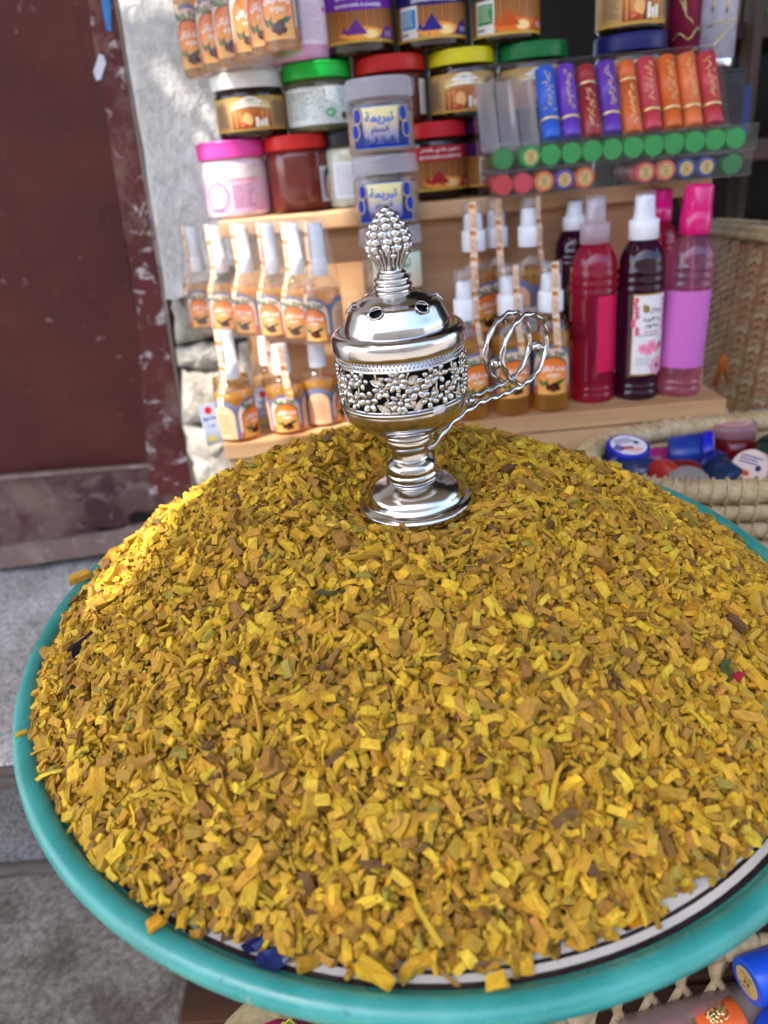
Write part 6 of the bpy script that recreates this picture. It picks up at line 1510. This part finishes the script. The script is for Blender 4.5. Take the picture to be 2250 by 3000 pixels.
# pale blue tray corner
tb = MB().box((-.08, -.03, 0), (.10, .05, .010), bev=.003); tb.box((-.08, -.03, .0102), (.10, -.026, .024), bev=.001)
q = hitz(2245, 1215, .52); tb.build('plastic_tray', plastic('pale_blue_plastic', '#9fb4c4', .3, .05), label='pale blue plastic tray corner under the woven basket', cat='tray', loc=(.487, .655, ZT + .085), rot=(0, 0, .35))
MB().box((.41, .63, ZT + .0005), (.57, .72, ZT + .084), bev=.002).build('wooden_box', DWOOD, label='dark wooden box under the pale blue tray at the right', cat='box')
# --- dim things inside the shop
def dim(name, label, cat, px0, py0, px1, py1, Y, th, m):
    a, b = hity(px0, py1, Y), hity(px1, py0, Y); t = thing(name, label, cat, ((a.x + b.x) / 2, Y, a.z)); w, h = (b.x - a.x) / 2, b.z - a.z
    MB().box((-w, 0, 0), (w, th, h * .82), bev=min(w, th) * .2).build('body', m, t); MB().box((-w * .96, .002, h * .822), (w * .96, th * .98, h), bev=min(w, th) * .15).build('top', m, t); return t
YS = 1.25
shelf_post = MB(); a, b = hity(2232, -200, YS), hity(2196, 1200, YS)
shelf_post.box((a.x - .006, YS - .02, .301), (a.x + .006, YS + .02, 2.19), bev=.002); shelf_post.build('shelf_post', wood('amber_wood', (.05, .022, .008), (.08, .035, .012), (.10, .05, .02), 9, 'z'), label='dim brown wooden shelf post inside the dark shop', cat='post')
ps = hity(2180, 400, 1.1)
MB().box((.43, 1.08, ps.z - .03), (1.2, 1.45, ps.z - .004), bev=.003).build('shop_shelf', DWOOD, label='dark wooden shelf inside the shop behind the stand', cat='shelf')
MB().box((.44, 1.30, .301), (.47, 1.33, ps.z - .031)).build('wooden_post', DWOOD, label='dark post carrying the shelf inside the shop', cat='post')
dim('blue_packet', 'dim violet blue packet standing inside the dark shop', 'packet', 2164, 248, 2206, 398, 1.1, .05, plastic('violet_card', '#34407c', .5))
dim('brass_tin', 'dim brass tin in the dark at the top right corner', 'tin', 2150, 5, 2172, 60, 1.3, .04, plastic('dull_brass', '#7a5a2a', .35, .2, metal=.6)) if False else None
p8 = hity(2180, 70, 1.3)
MB().box((.44, 1.26, p8.z - .024), (1.3, 1.5, p8.z - .002), bev=.003).build('shop_shelf', DWOOD, label='upper dark shelf inside the shop at the top right corner', cat='shelf')
for k, (x0, x1, y0, c, nm, lab) in enumerate([(2152, 2172, 6, '#8a6a3a', 'brass_jar', 'dim brass coloured jar at the top right beside the white tube'), (2182, 2206, -30, '#3a2a20', 'brown_tin', 'dim brown tin on the dark upper shelf'), (2214, 2232, -20, '#6a8a8c', 'glass_bottle', 'dim pale glass bottle at the top right corner'), (2236, 2262, -40, '#5a6a3a', 'green_tin', 'dim olive tin cut by the top right corner')]):
    a, b = hity(x0, 66, 1.3), hity(x1, y0, 1.3); w = (b.x - a.x) / 2
    MB().lathe([(w * .9, 0), (w, .002), (w, .03), (w * .8, .036), (w * .5, .04), (w * .55, .052), (.001, .053)], 20).build(nm, plastic('dim_' + c, c, .3, .2), label=lab, cat='jar', loc=((a.x + b.x) / 2, 1.3, p8.z - .0018))
# ================================================================ BOTTOM EDGE: TWO MORE BASKETS ON THE TABLE
RBZ = .500
def wicker(name, c, R, label, st, seed):
    t = thing(name, label, 'basket', (c[0], c[1], ZT), group='straw baskets'); h = RBZ - ZT
    NS = 46; r_ = random.Random(seed)
    MB().tube([((R) * math.cos(a), R * math.sin(a), h - .004) for a in np.linspace(0, 2 * math.pi, 100)[:-1]], .0042, 8, closed=True).build('rim_core', st, t)
    wr = MB().tube([(0, -.0065, 0), (0, 0, 0), (0, .0065, 0)], [.0044, .0056, .0046], 8)
    for q in range(NS):                               # wrapped rim pieces, each its own strand
        a = 2 * math.pi * q / NS
        link('rim_wrap', WRM, t, mw=Matrix.Translation((R * math.cos(a), R * math.sin(a), h - .0042)) @ Matrix.Rotation(a + r_.uniform(-.12, .12), 4, 'Z'))
        b = a + math.pi / NS
        link('stake', STKM, t, mw=Matrix.Translation((R * math.cos(b) * .985, R * math.sin(b) * .985, h - .010)) @ Matrix.Rotation(b, 4, 'Z') @ Matrix.Rotation(r_.uniform(-.06, .06), 4, 'X'))
    for z in (.030, .018, .007):
        MB().tube([((R * .965 - (.03 - z) * .25) * math.cos(a), (R * .965 - (.03 - z) * .25) * math.sin(a), z + .001 * math.sin(NS / 2 * a)) for a in np.linspace(0, 2 * math.pi, 120)[:-1]], .0056, 7, closed=True).build('coil', st, t)
    MB().add([(R * .95 * math.cos(a), R * .95 * math.sin(a), .0025) for a in np.linspace(0, 2 * math.pi, 49)[:-1]], [tuple(range(48))]).build('bottom', STRAW2, t)
    return t
_w = MB(); NS = 46
_w.tube([(0, -.0080, 0), (0, -.006, 0), (0, .006, 0), (0, .0080, 0)], [.0047, .0053, .0053, .0046], 10); WRM = _w.mesh('rim_wrap', STRAW)
_s = MB()                                            # pair of bent straps: wide at the rim, pinched in the middle
def strap(pts, w, mb):
    vs = []
    for (y, z), ww in zip(pts, w): vs += [(.0012, y - ww, z), (.0024, y, z), (.0012, y + ww, z), (-.0012, y, z)]
    n = len(pts); mb.add(vs, [(i * 4 + j, i * 4 + (j + 1) % 4, (i + 1) * 4 + (j + 1) % 4, (i + 1) * 4 + j) for i in range(n - 1) for j in range(4)], 0, None, True)
strap([(0, .006), (0, -.002), (.0006, -.010), (.0003, -.016)], [.0062, .0056, .0034, .0022], _s); strap([(.0003, -.014), (.003, -.022), (.0065, -.032)], [.0020, .0026, .0030], _s); strap([(.0003, -.014), (-.003, -.022), (-.0065, -.032)], [.0020, .0026, .0030], _s)
STKM = _s.mesh('stake', STRAW)
cR = (.130, .106)
wicker('wicker_basket', cR, .120, 'open weave straw basket with lipsticks at the bottom right corner', STRAW, 1)
wicker('wicker_basket', (-.074, .086), .1165, 'pale straw basket rim with pink flower at the bottom edge left', STRAW, 2)
MB().box((cR[0] - .06, cR[1] - .06, ZT + .004), (cR[0] + .06, cR[1] + .07, ZT + .034), bev=.004).build('dark_cloth', plastic('dark_cloth', (.02, .014, .012), .9, .3), label='folded dark cloth under the lipsticks in the bottom right basket', cat='cloth')
def lay_lip(px_, py_, z, d, col, label, st=False, gold=True):
    p = hitz(px_, py_, z); d = V3(d).normalized(); y = V3((0, 0, 1)).cross(d).normalized() if abs(d.z) < .95 else V3((1, 0, 0)); fr = d.cross(y)
    # local -y faces up to the camera
    Y_ = -(V3((0, 0, 1)) - d * d.z).normalized(); X_ = Y_.cross(d)
    M = Matrix(((X_.x, Y_.x, d.x, p.x), (X_.y, Y_.y, d.y, p.y), (X_.z, Y_.z, d.z, p.z), (0, 0, 0, 1))) @ Matrix.Scale(1.12, 4)
    return lipstick(col, M, label, seam=.3, seed=int(px_), sticker=st, gold=gold, group='loose lipsticks in the bottom basket')
lay_lip(2188, 2878, .494, (.94, .22, .05), '#1c4fc8', 'blue lipstick with gold end sticker lying in the bottom right basket', True, False)
lay_lip(2165, 2990, .466, (-.95, -.18, -.05), '#e8632c', 'orange lipstick in a clear sleeve at the bottom right edge')
lay_lip(2230, 2995, .466, (.55, -.8, .02), '#173fb0', 'second blue lipstick with gold pattern cut by the bottom right corner')
p = hitz(2060, 2985, .474); SLV = clear_mat('cloudy_sleeve', (.85, .82, .85), .4, (.62, .56, .58), .2, .8, 1.45, .5, .5)
m = MB(); r_ = random.Random(4); N = 10; g0 = []
for i in range(N):
    for j in range(5): a = math.pi * (j / 4) ; g0.append(((i / (N - 1) - .5) * .066, -.0125 * math.cos(a), .0125 * math.sin(a) + r_.uniform(-.0008, .0008)))
m.add(g0, [(i * 5 + j, (i + 1) * 5 + j, (i + 1) * 5 + j + 1, i * 5 + j + 1) for i in range(N - 1) for j in range(4)], 0, None, True)
m.build('clear_sleeve', SLV, label='cloudy clear plastic sleeve around the orange lipstick', cat='sleeve', loc=(p.x - .004, p.y + .002, .4625), rot=(0, .05, .19))
p = hitz(835, 3000, .495); m = MB()
for k in range(10): a = 2 * math.pi * k / 10; m.ball((.010 * math.cos(a), .010 * math.sin(a), 0), (.0085, .0055, .003), M=Matrix.Translation((p.x, p.y - .012, .494)) @ Matrix.Rotation(0, 4, 'Z'), seg=8, rings=6)
m.ball((p.x, p.y - .012, .496), (.006, .006, .003)); m.build('pink_felt_flower', plastic('fuchsia_felt', '#b01a5c', .9, .25, 0, 200, .6), label='fuchsia felt flower inside the pale basket at the bottom edge', cat='flower')
MB().lathe([(.030, .004), (.034, .005), (.034, .058), (.030, .0605), (.001, .061)], 28).build('straw_pouch', STRAW, label='round straw pouch under the fuchsia felt flower', cat='pouch', loc=(p.x, p.y - .012, ZT))
p = hitz(1010, 3005, .497); m = MB(); r_ = random.Random(9)
for k in range(420):
    a = r_.uniform(0, 6.28); r = .026 * math.sqrt(r_.random()); x, y = r * math.cos(a), r * .7 * math.sin(a); z = r_.uniform(-.004, .006); b = r_.uniform(0, 6.28)
    m.tube([(x, y, z), (x + .006 * math.cos(b), y + .006 * math.sin(b), z + r_.uniform(-.003, .004)), (x + .012 * math.cos(b + .5), y + .012 * math.sin(b + .5), z + r_.uniform(-.004, .002))], .00055, 4)
m.build('yellow_shreds', plastic('yellow_green_shreds', '#a8a838', .7, .2), label='yellow green shredded straw at the bottom edge centre', cat='shreds', kind='stuff', loc=(p.x, p.y - .006, .492))
MB().lathe([(.024, .003), (.028, .004), (.030, .058), (.001, .060)], 24).build('straw_pouch', STRAW2, label='brown straw pouch under the yellow green shreds', cat='pouch', loc=(p.x, p.y - .008, ZT))
